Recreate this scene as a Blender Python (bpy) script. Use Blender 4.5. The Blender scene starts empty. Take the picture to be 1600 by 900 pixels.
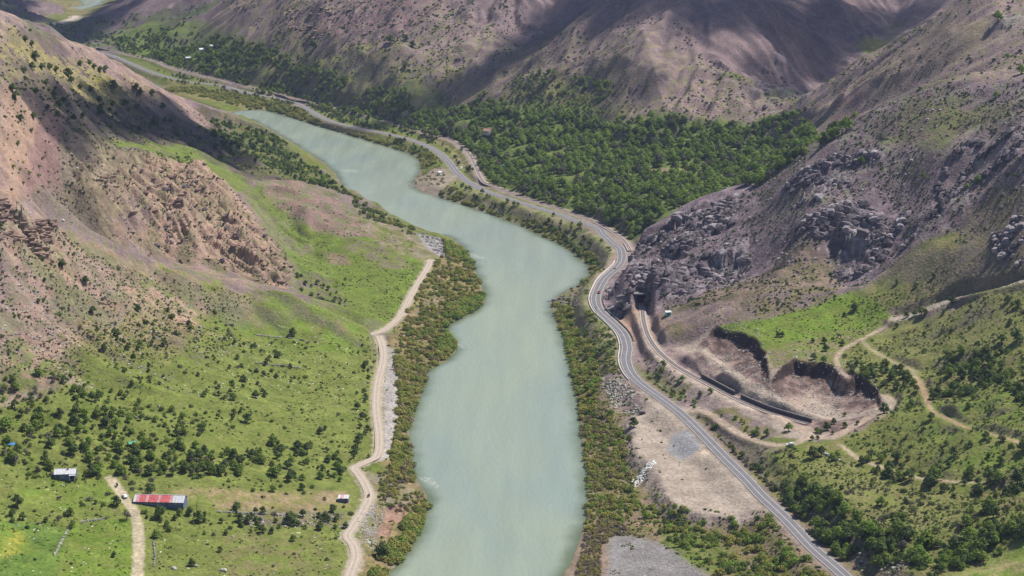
import bpy, bmesh, math, random
import numpy as np
from mathutils import Vector, Matrix
R = math.radians
random.seed(7); rng = np.random.default_rng(7)
S = bpy.context.scene
col = S.collection
# ---------------------------------------------------------------- camera, world, sun, exposure
CAM_H, PITCH, FPX = 350.0, 13.6, 3115.0
cam = bpy.data.cameras.new('camera'); cam_o = bpy.data.objects.new('camera', cam); col.objects.link(cam_o)
cam_o.location = (0, 0, CAM_H); cam_o.rotation_euler = (R(90 - PITCH), 0, 0)
cam.sensor_width = 36; cam.lens = 36 * FPX / 1600; cam.clip_start = 1; cam.clip_end = 40000
S.camera = cam_o
SUN_EL, SUN_AZ = 55.0, 54.0            # azimuth measured from +Y towards +X
W = bpy.data.worlds.new('World'); S.world = W; W.use_nodes = True
nt = W.node_tree; bg = nt.nodes['Background']
sky = nt.nodes.new('ShaderNodeTexSky'); sky.sky_type = 'NISHITA'; sky.sun_disc = False
sky.sun_elevation = R(SUN_EL); sky.sun_rotation = R(SUN_AZ); sky.altitude = 1000
sky.air_density = 1.0; sky.dust_density = 1.0
nt.links.new(sky.outputs[0], bg.inputs[0]); bg.inputs[1].default_value = 0.075
SD = Vector((math.sin(R(SUN_AZ)) * math.cos(R(SUN_EL)), math.cos(R(SUN_AZ)) * math.cos(R(SUN_EL)), math.sin(R(SUN_EL))))
sun = bpy.data.lights.new('sun', 'SUN'); sun.energy = 5.0; sun.angle = R(0.53); sun.color = (1.0, 0.95, 0.87)
so = bpy.data.objects.new('sun', sun); col.objects.link(so)
so.rotation_euler = SD.to_track_quat('Z', 'Y').to_euler(); so.location = (0, 0, 900)
S.view_settings.view_transform = 'Standard'; S.view_settings.look = 'None'
S.view_settings.exposure = 0.30; S.view_settings.gamma = 1.0
S.render.engine = 'CYCLES'
S.cycles.max_bounces = 5; S.cycles.diffuse_bounces = 3; S.cycles.glossy_bounces = 2
S.cycles.transparent_max_bounces = 12; S.cycles.volume_bounces = 0; S.cycles.transmission_bounces = 2
S.cycles.use_denoising = True

# ---------------------------------------------------------------- pixel <-> world (numbers read off the photograph)
CP, SP = math.cos(R(PITCH)), math.sin(R(PITCH))
def rays(px, py):
    x = (np.asarray(px, float) - 800) / FPX; u = (450 - np.asarray(py, float)) / FPX
    return x, CP + SP * u, -SP + CP * u
def P(px, py, z):
    dx, dy, dz = rays(px, py); t = (z - CAM_H) / dz
    return (float(dx * t), float(dy * t), float(z))
def D(px, py, d):
    dx, dy, dz = rays(px, py); t = d / dy
    return (float(dx * t), float(d), float(CAM_H + dz * t))
def project(x, y, z):
    z = z - CAM_H; f = y * CP - z * SP; u = y * SP + z * CP
    return 800 + FPX * x / f, 450 - FPX * u / f, f

# ---------------------------------------------------------------- noise
def _h(ix, iy, s):
    h = (ix.astype(np.int64) * 374761393 + iy.astype(np.int64) * 668265263 + s * 974634777) & 0xFFFFFFFF
    h = ((h ^ (h >> 13)) * 1274126177) & 0xFFFFFFFF
    h = ((h ^ (h >> 16)) * 2246822519) & 0xFFFFFFFF
    return (h ^ (h >> 15)) & 0xFFFFFFFF
def gn(x, y, s=0):
    ix = np.floor(x); iy = np.floor(y); fx = (x - ix).astype(np.float32); fy = (y - iy).astype(np.float32)
    ux = fx * fx * fx * (fx * (fx * 6 - 15) + 10); uy = fy * fy * fy * (fy * (fy * 6 - 15) + 10)
    def g(ox, oy):
        a = _h(ix + ox, iy + oy, s).astype(np.float32) * np.float32(2 * math.pi / 4294967296)
        return np.cos(a) * (fx - ox) + np.sin(a) * (fy - oy)
    a = g(0, 0); b = g(1, 0); c = g(0, 1); d = g(1, 1)
    a = a + ux * (b - a); c = c + ux * (d - c)
    return (a + uy * (c - a)) * 1.4
def fbm(x, y, sc, o=4, s=0, gain=.5):
    r = 0; a = 1; t = 0; f = 1 / sc
    for i in range(o):
        r = r + a * gn(x * f + 17.3 * i, y * f - 9.1 * i, s + i); t += a; a *= gain; f *= 2.03
    return r / t * 1.3
def ridged(x, y, sc, o=4, s=0, gain=.5):
    r = 0; a = 1; t = 0; f = 1 / sc; w = 1
    for i in range(o):
        n = 1 - np.abs(gn(x * f + 3.3 * i, y * f - 5.1 * i, s + i)) * 2; n = n * n * w
        w = np.clip(n * 1.6, 0, 1); r = r + a * n; t += a; a *= gain; f *= 2.07
    return r / t
def gully(x, y, dx, dy, sc, s):
    """stripes running down the slope (dx,dy = unit downhill direction), sc = spacing"""
    c = sc * 2.2; ix = np.floor(x / c); iy = np.floor(y / c); acc = 0; wt = 1e-6
    for ox in (-1, 0, 1):
        for oy in (-1, 0, 1):
            h = _h(ix + ox, iy + oy, s); rx = (h & 65535) / 65535.; ry = (h >> 16) / 65535.
            qx = (ix + ox + rx) * c - x; qy = (iy + oy + ry) * c - y
            w = np.exp(-(qx * qx + qy * qy) / (c * c) * 2.2)
            ph = (qx * -dy + qy * dx) / sc * 2 * math.pi
            acc = acc + w * np.cos(ph + rx * 6.28); wt = wt + w
    return acc / wt
def blocks(x, y, sc, s, tilt=1.0):
    """broken rock: every cell a tilted plate at its own height (about -1..1)"""
    u = x / sc; v = y / sc; ix = np.floor(u); iy = np.floor(v); bd = np.full(x.shape, 9.0); out = np.zeros(x.shape)
    for ox in (-1, 0, 1):
        for oy in (-1, 0, 1):
            h = _h(ix + ox, iy + oy, s); cx_ = ix + ox + (h & 255) / 255.; cy_ = iy + oy + ((h >> 8) & 255) / 255.
            dx = u - cx_; dy = v - cy_; d = dx * dx + dy * dy; k = d < bd
            val = ((h >> 16) & 255) / 127.5 - 1 + (dx * (((h >> 24) & 15) / 7.5 - 1) + dy * ((h >> 28) / 7.5 - 1)) * 1.6 * tilt
            out = np.where(k, val, out); bd = np.where(k, d, bd)
    return out
def ss(a, b, x):
    t = np.clip((x - a) / (b - a), 0, 1); return t * t * (3 - 2 * t)
def mix(a, b, t): return a + (b - a) * t

# ---------------------------------------------------------------- river outline and road lines
LB = [(560,960),(602,900),(632,870),(655,832),(667,795),(667,775),(652,752),(642,735),(639,700),(640,665),(652,630),(664,600),(673,577),(698,562),(712,547),(703,528),
      (695,513),(722,496),(748,480),(758,463),(752,445),(744,428),(733,400),(716,380),(697,368),(683,370),(657,363),(617,346),(580,330),(550,312),(538,298),
      (530,280),(515,262),(495,247),(465,228),(430,207),(400,190),(378,186),(340,192),(300,184),(258,168),(228,150),(205,130),(150,104),(90,80),(0,62),(-70,40),(-60,20),(20,14),(90,11),(126,9),(122,0),(110,-8)]
RB = [(190,-8),(166,0),(158,8),(140,14),(60,24),(-20,28),(-20,36),(40,56),(110,74),(170,96),(215,119),(236,128),(254,138),(276,154),(310,170),(345,179),(374,173),(410,172),(440,179),(480,191),(520,203),(560,215),(600,227),(640,240),
      (655,250),(659,262),(652,275),(645,285),(655,298),(690,309),(730,322),(770,336),(815,353),(850,371),(880,384),(905,403),(921,420),(915,435),(898,449),(880,458),(866,470),(862,482),(868,500),
      (878,522),(886,545),(893,575),(896,600),(905,640),(908,680),(914,720),(918,770),(915,810),(903,850),(890,880),(880,900),(860,970)]
river = np.array([P(a, b, 0)[:2] for a, b in LB + RB])
ROAD = [(1390,965,11),(1312,893,12),(1270,856,12),(1230,813,12.5),(1190,775,13),(1165,748,13),(1130,713,13),(1100,682,13.5),(1068,650,14),(1035,624,14),(1003,601,14),(985,582,14),(978,562,14),(980,542,14),(973,521,14),(955,502,14),(938,486,14),(931,470,14),(934,455,14),(944,436,14),(956,425,14),(968,413,14),(972,401,13.5),(969,388,13),(959,381,13),(951,374,13),(942,366,12.5),(933,356,12),(900,345,11.5),(867,333,11),(833,323,10.5),(800,312,10),(763,300,9),(733,285,6.5),(714,270,6.5),(698,250,6.5),(677,233,6.5),(640,218,6.5),(600,208,6.5),(550,198,6.5),(510,187,6.5),(483,172,6.5),(466,162,6.5),(442,155,6.5),(419,151,6.5),(395,147,6.5),(372,141,6.5),(355,136,6.5),(329,132,6.5),(302,129,6.0),(271,123,6.0),(240,114,5.5),(222,107,5.5),(190,93,5.5),(165,84,5.5),(140,78,5.5),(110,66,5.5)]
ROADF = [(-20,62,6),(20,55,6),(45,49,6),(75,41,6),(113,30,6),(118,25,6)]
RAILA = [(1003,474,20),(1004,488,20),(1007,508,20),(1014,528,20),(1028,548,20),(1052,569,20),(1080,586,20),(1110,602,20),(1140,618,20.5),(1170,632,21),(1200,644,21),(1240,656,21.5),(1262,662,22)]
RAILB = [(985,392,13.78),(978,380,13.3),(969,371,12.94),(955,361,12.54),(930,347,11.98),(900,335,11.5),(863,323,11.02),(817,308,10.42),(790,299,10.06),(773,292,9.78),(755,284,9.5),(745,265,9.5),(739,252,9.5),(733,241,9.5),(723,231,9.5),(709,221,9.5),(693,215,9.5),(680,211,9.5),(660,206,9.5),(640,200,9.5),(600,189,9.5),(550,173,9.5),(510,165,9.5),(467,155,9.5),(420,143,9.5),(372,132,9.5),(349,125,9.5),(318,118,9.5),(271,107,9),(240,94,9),(200,85,8),(150,73,9.5)]
DIRT = [(540,930,4.5),(546,900,4.5),(556,872,4.5),(553,852,4.8),(543,838,5),(552,822,5),(566,800,5),(577,776,5),(571,757,5.2),(560,740,5.4),(554,731,5.5),(572,722,5.5),(590,711,5.5),(593,682,5.5),(588,640,5.5),(590,600,5.5),(599,562,5.5),(597,538,5.8),(592,525,6)]
DIRT2 = [(578,523,6),(600,516,6),(625,494,6),(640,466,6),(655,440,6),(668,419,6.2),(673,406,6.5)]
# centre, half width, z or None (follow the ground)
TR_FARM = [(212,940),(215,895),(217,855),(215,818),(208,795),(193,775),(180,757),(172,746)]
TR_R1 = [(1062,640),(1082,640),(1105,644),(1132,662),(1165,682),(1205,694),(1240,693),(1268,682),(1300,684),(1330,668),(1360,652),(1384,640),(1394,628),(1384,618)]
TR_R1B = [(1215,650),(1240,664),(1262,672),(1268,684)]
TR_Q = [(1072,536),(1100,550),(1132,572),(1165,594),(1200,616),(1250,640),(1300,648),(1345,648),(1384,636)]
TR_U = [(1325,588),(1310,572),(1308,558),(1320,544),(1350,528),(1380,512),(1402,499)]
TR_U2 = [(1345,528),(1360,545),(1400,568),(1425,578),(1432,592)]
TR_R2 = [(1432,590),(1444,612),(1455,640),(1480,655),(1530,674),(1610,696)]
TR_R3 = [(1312,694),(1341,716),(1370,727),(1420,743),(1480,752),(1545,754)]
WASH = [(1402,499),(1440,487),(1500,465),(1560,450),(1620,434)]
WL = [(592,716),(605,700),(612,660),(614,620),(612,580),(605,545)]

# ---------------------------------------------------------------- control points of the land
C = []
def c(f, *pts):
    for p in pts: C.append(f(*p))
# left farmland
c(P, (0,950,20),(0,900,22),(0,840,24),(0,780,28),(0,700,36),(0,650,42),(0,600,50),(0,520,68),(0,450,86),(0,400,100),(100,900,18),(100,820,20),(100,740,26),(100,680,34),(100,620,43),(100,560,52),(100,520,60),(100,450,76),(100,400,90),
  (200,900,14),(200,800,19),(200,700,27),(200,600,38),(200,500,52),(200,440,64),(300,900,11),(300,820,14),(300,740,20),(300,660,25),(300,600,30),(300,520,38),(300,470,46),(400,900,8.5),(400,820,10),(400,740,15),(400,640,20),(400,560,24),(400,500,29),
  (500,900,6.5),(500,830,7),(500,760,9),(500,700,11),(500,640,12),(490,560,16),(500,520,18),(530,860,6),(545,700,7.5),(560,640,8),(570,580,8.5),(560,540,10),
  (600,880,2.5),(610,820,3),(620,760,3),(615,700,3.5),(625,640,3),(630,580,3),(650,540,3),(680,500,3),(700,460,3),(700,420,3.5),(660,480,4),(690,395,4))
# front spur crest (S3)
c(P, (0,310,124),(30,322,116),(60,335,106),(105,356,96),(150,378,86),(200,397,75),(250,415,65),(300,428,57),(350,441,50),(400,453,42),(450,465,36),(490,480,29),(540,500,20),(580,517,11))
# left wall of the bluffs
c(P, (0,250,140),(0,180,160),(0,120,176),(60,250,128),(60,190,145),(60,120,160),(30,285,130))
# gully foot under the bluffs
c(P, (100,335,92),(150,362,76),(200,385,62),(250,404,47),(300,416,40),(350,427,33),(400,440,27),(450,455,20),(490,462,16),(540,480,12))
# bluff face
c(P, (100,280,110),(150,290,104),(200,300,87),(250,310,78),(300,330,62),(350,370,48),(400,400,37),(430,430,27),(400,330,50),(360,300,60))
# second crest (S2)
c(P, (60,165,152),(100,183,128),(150,198,112),(200,214,97),(250,226,83),(300,239,70),(350,262,56),(400,282,43),(430,283,44),(460,283,45),(500,308,32),(545,330,22),(580,345,18),(620,362,13),(655,376,8),(690,385,5))
c(P, (420,330,36),(450,370,19),(480,400,14),(530,440,9),(580,480,7.5),(600,440,9),(560,400,14),(520,370,20),(600,380,15),(470,330,33),(540,360,22),(640,420,7))
# slope between crests
c(D, (60,140,1420),(120,150,1600),(200,190,1690),(300,222,1870),(400,262,1850),(100,120,1620),(200,150,1850),(250,180,1880),(300,190,1980),(350,220,1950),(450,275,1770),(460,255,1850),(520,290,1740))
# first crest (S1)
c(P, (-60,5,215),(0,27,196),(30,40,178),(60,54,160),(95,66,145),(130,76,130),(165,92,110),(200,110,90),(230,130,68),(260,148,48),(300,163,32),(340,176,20),(375,187,10))
c(P, (480,246,6),(510,270,5),(430,216,5))
# behind the first crest: valley
c(P, (0,70,4),(60,82,4),(120,98,4),(180,112,4),(230,126,3))
c(P, (250,128,5),(300,140,4),(350,150,4),(400,160,4),(450,168,5),(520,195,5),(600,218,5),(650,232,5))
# right bank strip and valley floor
for l in (ROAD, RAILB): C += [P(a, b, z) for a, b, z in l if b < 900]
C += [P(a, b, z) for a, b, z in ROADF]
C += [P(a, b, z) for a, b, z in DIRT + DIRT2 if b < 920]
c(P, (740,240,15),(800,290,17),(860,310,18),(920,330,19),(960,350,21),(700,200,18),(800,230,22),(900,260,25),(1000,290,28),(1000,340,26),(1060,315,32),(900,210,32),(1000,230,34),(1100,250,40),(1150,270,42),(1200,235,52),(1100,210,48),(1200,205,60),(1250,208,68),(800,180,32),(700,170,24))
# back mountain 1
c(D, (560,150,2290),(440,130,2440),(620,150,2240),(600,100,2310),(600,50,2400),(600,0,2480),(500,130,2362),(500,80,2440),(500,30,2530),(500,0,2580),(400,110,2480),(400,60,2600),(400,0,2740),(700,120,2230),(700,60,2340),(700,0,2440),(780,60,2310),(780,0,2410),
  (820,78,2320),(860,35,2380),(740,132,2220),(660,168,2190),(300,95,2700),(300,60,2830),(330,20,2880),(350,0,2900),(250,85,2780),(250,50,2980))
c(P, (230,78,12),(180,70,8),(150,60,6),(120,50,6),(60,50,5),(150,50,6),(60,44,7))
c(D, (200,35,3120),(250,20,3080),(290,0,3080),(170,22,3180),(170,10,3290),(130,33,3270),(200,0,3260),(85,8,3430),(50,20,3330),(50,0,3420),(0,0,3300),(0,20,3200),(110,22,3400))
c(P, (110,8,4),(80,-2,8),(130,16,3),(200,-14,4),(60,-12,20))
# back mountain 2 (the wide cone)
c(D, (800,150,2140),(860,100,2170),(930,50,2180),(940,0,2250),(900,140,2080),(1000,170,1970),(1000,100,2040),(1000,50,2110),(1000,0,2190),(1100,150,1960),(1100,100,2020),(1100,40,2110),(1100,0,2170),(1180,180,1900),(1180,120,1990),(1200,60,2110),(1200,0,2200),(1000,188,1940))
c(D, (1220,160,2030),(1260,120,2140),(1300,110,2180),(1330,60,2290),(1300,0,2350),(1400,30,2350),(1400,0,2400),(1480,0,2350))
# right spur 1
c(D, (1210,185,1845),(1250,160,1820),(1300,130,1800),(1350,98,1780),(1400,65,1760),(1450,32,1740),(1500,0,1720),(1540,-25,1700),(1600,0,1660),(1600,50,1590),(1520,60,1630),(1450,100,1640),(1400,140,1650),(1330,170,1690),(1260,195,1760),(1500,110,1560),(1560,80,1560))
# right spur 2 (rocky)
c(P, (985,380,33),(1000,368,40),(1040,347,50))
c(D, (1070,326,1475),(1130,302,1470),(1180,288,1455),(1240,243,1438),(1290,212,1428),(1330,188,1422),(1380,165,1416),(1430,150,1410),(1500,132,1400),(1560,125,1382),(1620,118,1362))
c(D, (1150,400,1345),(1100,430,1335),(1200,430,1298),(1050,400,1392),(1000,420,1400),(1100,370,1400),(1200,350,1362),(1250,400,1280),(1250,350,1315),(1250,300,1362),(1300,400,1272),(1300,340,1305),(1300,250,1378),
  (1400,380,1265),(1400,300,1318),(1400,220,1368),(1450,330,1262),(1450,240,1322),(1520,280,1274),(1520,200,1328),(1600,240,1248),(1600,180,1288))
c(P, (965,452,24),(975,432,29),(962,478,20.5),(984,490,20),(950,440,18),(1030,450,34),(1050,480,27),(1075,500,31),(1100,470,38))
c(P, (1340,462,50),(1330,440,53),(1250,460,49),(1300,455,52)); c(D, (1400,432,1226),(1450,398,1217),(1520,352,1228),(1600,302,1206),(1500,420,1185),(1600,380,1158))
# right meadows
c(P, (1120,505,35),(1180,520,37),(1250,500,42),(1280,550,37),(1240,560,36),(1330,560,37),(1330,500,44),(1400,470,55),(1400,498,46),(1500,465,62),(1600,440,82),(1600,500,68),(1500,540,52),(1420,580,40),(1380,600,36),(1600,600,54),(1500,640,42),(1400,650,32),
  (1600,680,46),(1500,710,37),(1400,700,29),(1330,690,24.5),(1280,700,23),(1240,693,22),(1190,690,19.5),(1130,663,17.5),(1085,640,15),(1160,712,15),(1250,740,21.5),(1350,740,23),(1450,755,28),(1550,770,33),(1250,790,18),(1300,790,22),(1400,800,24),(1500,830,28),(1600,800,38),(1600,900,36),(1480,900,26),(1350,850,19),(1400,900,20),(1300,840,15.5),(1600,960,36),(1400,980,18),
  (1110,578,24.5),(1180,614,25.5),(1235,640,25.5),(1210,680,21),(1180,660,20.5),(1290,660,24),(1370,625,28),(1340,645,26),(1020,560,20),(1040,580,19),(1060,600,18),(1100,625,18.5),(1150,645,20),(1000,510,18.6),(995,530,17.6),(1006,548,18.2),(985,512,16.5),(1030,520,22),(1045,538,22.5),(1022,500,24),(1055,552,22.6),(1085,562,23.6),(1300,582,36),(1350,600,36),(1215,574,36),(1150,518,36.5),(1190,540,36.5))
# right bank, low
c(P, (930,640,4.5),(930,560,7),(915,520,5),(905,495,5),(950,590,8),(940,680,3),(960,740,2.6),(960,830,2),(1000,860,2),(1060,850,2.6),(1120,860,4),(1200,850,7),(1250,880,8),(950,900,1.5),(1100,960,3),(1250,950,7),(900,465,5),(920,440,7),(700,290,5),(680,280,5),(760,310,6),(820,340,6),(880,365,6),(920,395,7),(935,410,8))
# world anchors outside the picture
c(lambda *a: a, (-420,1420,185),(-700,1400,250),(-900,1000,200),(-600,900,90),(-600,600,40),(-1200,2000,300),(-900,1900,230),(-560,1800,190),(-1500,3000,320),(-1300,2600,220),(-900,2850,60),(-1500,4500,300),(-300,3300,240),(0,2900,300),(300,2700,260),(700,2500,330),(1100,2300,420),
  (600,2000,210),(800,1700,290),(1000,1300,300),(720,1250,220),(480,1240,168),(700,1000,120),(700,700,60),(1200,900,200),(500,600,40),(-200,600,10),(200,600,10),(0,300,0),(-300,4200,300),(-1000,4000,10),(-700,3750,3),(-1100,4600,40),(-500,5200,200),(0,4500,380),
  (800,3600,480),(1800,2600,480),(2200,1500,420),(-2200,2500,380),(-2200,1200,300),(1500,4800,450),(-2200,5000,400),(0,6500,350),(-1400,6500,320),(1800,6500,420),(320,1530,117),(245,1560,88),(182,1560,46),(120,1620,38),(385,1990,66),(480,1980,100),(1800,500,200),(-1800,500,180))
C = np.array(C)
# thin out near-duplicates
keep = []
for i in range(len(C)):
    if all((C[i, 0] - C[j, 0]) ** 2 + (C[i, 1] - C[j, 1]) ** 2 > 36 for j in keep): keep.append(i)
C = C[keep]
GX0, GX1, GY0, GY1, GS = -2400, 2400, 300, 6600, 9.0
gx = np.arange(GX0, GX1 + 1, GS); gy = np.arange(GY0, GY1 + 1, GS)
sc_ = 1000.0; soft = (10.0 / sc_) ** 2
cx, cy, cz = C[:, 0] / sc_, C[:, 1] / sc_, C[:, 2]
K = np.sqrt((cx[:, None] - cx) ** 2 + (cy[:, None] - cy) ** 2 + soft)
n = len(C); A = np.zeros((n + 3, n + 3)); A[:n, :n] = K + np.eye(n) * -0.0016
A[:n, n] = 1; A[:n, n + 1] = cx; A[:n, n + 2] = cy; A[n:, :n] = A[:n, n:].T
wv = np.linalg.solve(A, np.concatenate([cz, [0, 0, 0]])).astype(np.float32)
XX, YY = np.meshgrid(gx / sc_, gy / sc_); XX = XX.astype(np.float32); YY = YY.astype(np.float32)
BASE = wv[n] + wv[n + 1] * XX + wv[n + 2] * YY
for i in range(n):
    BASE += wv[i] * np.sqrt((XX - cx[i]) ** 2 + (YY - cy[i]) ** 2 + soft)
BASE = np.clip(BASE, 1.2, 560)
def samp(G, x, y):
    u = np.clip((x - GX0) / GS, 0, len(gx) - 1.001); v = np.clip((y - GY0) / GS, 0, len(gy) - 1.001)
    i = u.astype(int); j = v.astype(int); fu = u - i; fv = v - j
    return (G[j, i] * (1 - fu) + G[j, i + 1] * fu) * (1 - fv) + (G[j + 1, i] * (1 - fu) + G[j + 1, i + 1] * fu) * fv
# smoothed slope direction
def blur(G, k):
    for _ in range(k):
        G = np.pad(G, 1, mode='edge'); G = (G[1:-1, 1:-1] * 4 + G[:-2, 1:-1] * 2 + G[2:, 1:-1] * 2 + G[1:-1, :-2] * 2 + G[1:-1, 2:] * 2 + G[:-2, :-2] + G[2:, 2:] + G[:-2, 2:] + G[2:, :-2]) / 16
    return G
SM = blur(BASE, 3); SGY, SGX = np.gradient(SM, GS)

def base_h(x, y): return samp(BASE, x, y)
def march(px, py, hf=None, step=6.0, ymin=600, ymax=5200):
    """where the view ray through a pixel first meets the land"""
    px = np.asarray(px, float); py = np.asarray(py, float); hf = hf or base_h
    dx, dy, dz = rays(px, py); res = np.full(px.shape, np.nan); y = np.full(px.shape, float(ymin))
    live = np.ones(px.shape, bool); yy = ymin
    while yy < ymax and live.any():
        t = yy / dy; z = CAM_H + dz * t; x = dx * t
        h = np.maximum(hf(x, np.full(px.shape, float(yy))), 0)
        hit = live & (z <= h); res[hit] = yy; live &= ~hit; yy += step
    lo = res - step; hi = res.copy()
    for _ in range(8):
        m = (lo + hi) / 2; t = m / dy; h = np.maximum(hf(dx * t, m), 0); below = CAM_H + dz * t <= h
        hi = np.where(below, m, hi); lo = np.where(below, lo, m)
    t = hi / dy
    return dx * t, hi, CAM_H + dz * t

def seg_dist(x, y, pl, zs=None, closed=False, reach=1e9):
    """distance to a polyline (and z along it)"""
    pl = np.asarray(pl, float); d = np.full(x.shape, 1e9); zz = np.zeros(x.shape)
    m = len(pl); rg = range(m if closed else m - 1)
    for i in rg:
        a = pl[i]; b = pl[(i + 1) % m]
        if reach < 1e8:
            sel = np.nonzero((x > min(a[0], b[0]) - reach) & (x < max(a[0], b[0]) + reach) & (y > min(a[1], b[1]) - reach) & (y < max(a[1], b[1]) + reach))[0]
            if len(sel) == 0: continue
            X = x[sel]; Y = y[sel]
        else: sel = slice(None); X = x; Y = y
        vx, vy = b[0] - a[0], b[1] - a[1]; L = vx * vx + vy * vy + 1e-9
        t = np.clip(((X - a[0]) * vx + (Y - a[1]) * vy) / L, 0, 1)
        dd = np.hypot(X - a[0] - t * vx, Y - a[1] - t * vy)
        o = d[sel]; bt = dd < o; d[sel] = np.where(bt, dd, o)
        if zs is not None: zz[sel] = np.where(bt, zs[i] + (zs[(i + 1) % m] - zs[i]) * t, zz[sel])
    return (d, zz) if zs is not None else d
def inside(x, y, pl):
    r = np.zeros(x.shape, bool); m = len(pl)
    for i in range(m):
        a = pl[i]; b = pl[(i + 1) % m]
        if a[1] == b[1]: continue
        cnd = (a[1] > y) != (b[1] > y)
        r ^= cnd & (x < (b[0] - a[0]) * (y - a[1]) / (b[1] - a[1]) + a[0])
    return r
def sdf(x, y, pl, reach=60):
    """signed distance, positive inside; -1e9 far away"""
    pl = np.asarray(pl); out = np.full(x.shape, -1e9)
    s = np.nonzero((x > pl[:, 0].min() - reach) & (x < pl[:, 0].max() + reach) & (y > pl[:, 1].min() - reach) & (y < pl[:, 1].max() + reach))[0]
    if len(s) == 0: return out
    X = x[s]; Y = y[s]; d = seg_dist(X, Y, pl, closed=True, reach=reach); out[s] = np.where(inside(X, Y, pl), np.minimum(d, reach), -np.minimum(d, reach))
    return out
def smooth(pts, k=5):
    """Catmull-Rom"""
    p = np.array(pts, float); p = np.vstack([2 * p[0] - p[1], p, 2 * p[-1] - p[-2]]); o = []
    for i in range(1, len(p) - 2):
        for j in range(k):
            t = j / k; a, b, c_, d = p[i - 1], p[i], p[i + 1], p[i + 2]
            o.append(.5 * (2 * b + (c_ - a) * t + (2 * a - 5 * b + 4 * c_ - d) * t * t + (3 * b - a - 3 * c_ + d) * t ** 3))
    o.append(p[-2]); return np.array(o)
river = smooth(list(river) + [river[0]], 3)[:-1]
def line3(l): return smooth([P(*q) for q in l])
def line_ground(l):
    a = np.array(l, float); x, y, z = march(a[:, 0], a[:, 1]); ok = ~np.isnan(x)
    pl = smooth(np.stack([x, y, z], 1)[ok]); pl[:, 2] = blur1(base_h(pl[:, 0], pl[:, 1])); return pl
def blur1(z):
    for _ in range(4):
        q = np.pad(z, 1, mode='edge'); z = (q[:-2] + 2 * q[1:-1] + q[2:]) / 4
    return z
road = line3(ROAD); roadf = line3(ROADF); raila = line3(RAILA); railb = line3(RAILB); dirt = line3(DIRT); dirt2 = line3(DIRT2)
tracks = {k: line_ground(v) for k, v in dict(farm=TR_FARM, r1=TR_R1, r1b=TR_R1B, q=TR_Q, u=TR_U, u2=TR_U2, r2=TR_R2, r3=TR_R3, wash=WASH, wl=WL).items()}
def poly(pts, z=None):
    """pixel outline -> world outline on the land"""
    a = np.array(pts, float)
    if z is not None: return np.array([P(p[0], p[1], z)[:2] for p in pts])
    x, y, _ = march(a[:, 0], a[:, 1]); ok = ~np.isnan(x); return np.stack([x, y], 1)[ok]

# level cuts and fills: outline (px), rim z used to place it, floor z, edge width
QUARRY = poly([(1075,528),(1097,521),(1118,513),(1150,523),(1180,537),(1192,552),(1203,590),(1222,578),(1240,567),(1262,573),(1300,577),(1330,588),(1357,601),(1371,614),(1373,634),(1350,650),(1295,647),(1245,637),(1195,612),(1160,592),(1125,570),(1090,548)], 34)
BENCH = poly([(985,652),(1030,632),(1062,662),(1100,705),(1140,745),(1178,782),(1192,800),(1150,806),(1100,800),(1062,788),(1042,768),(1030,742),(1015,722),(990,700),(992,676)], 10.5)
PLOTS = [poly([(606,795),(632,793),(628,816),(598,818)], 3), poly([(596,822),(612,823),(604,840),(588,838)], 3)]

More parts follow.
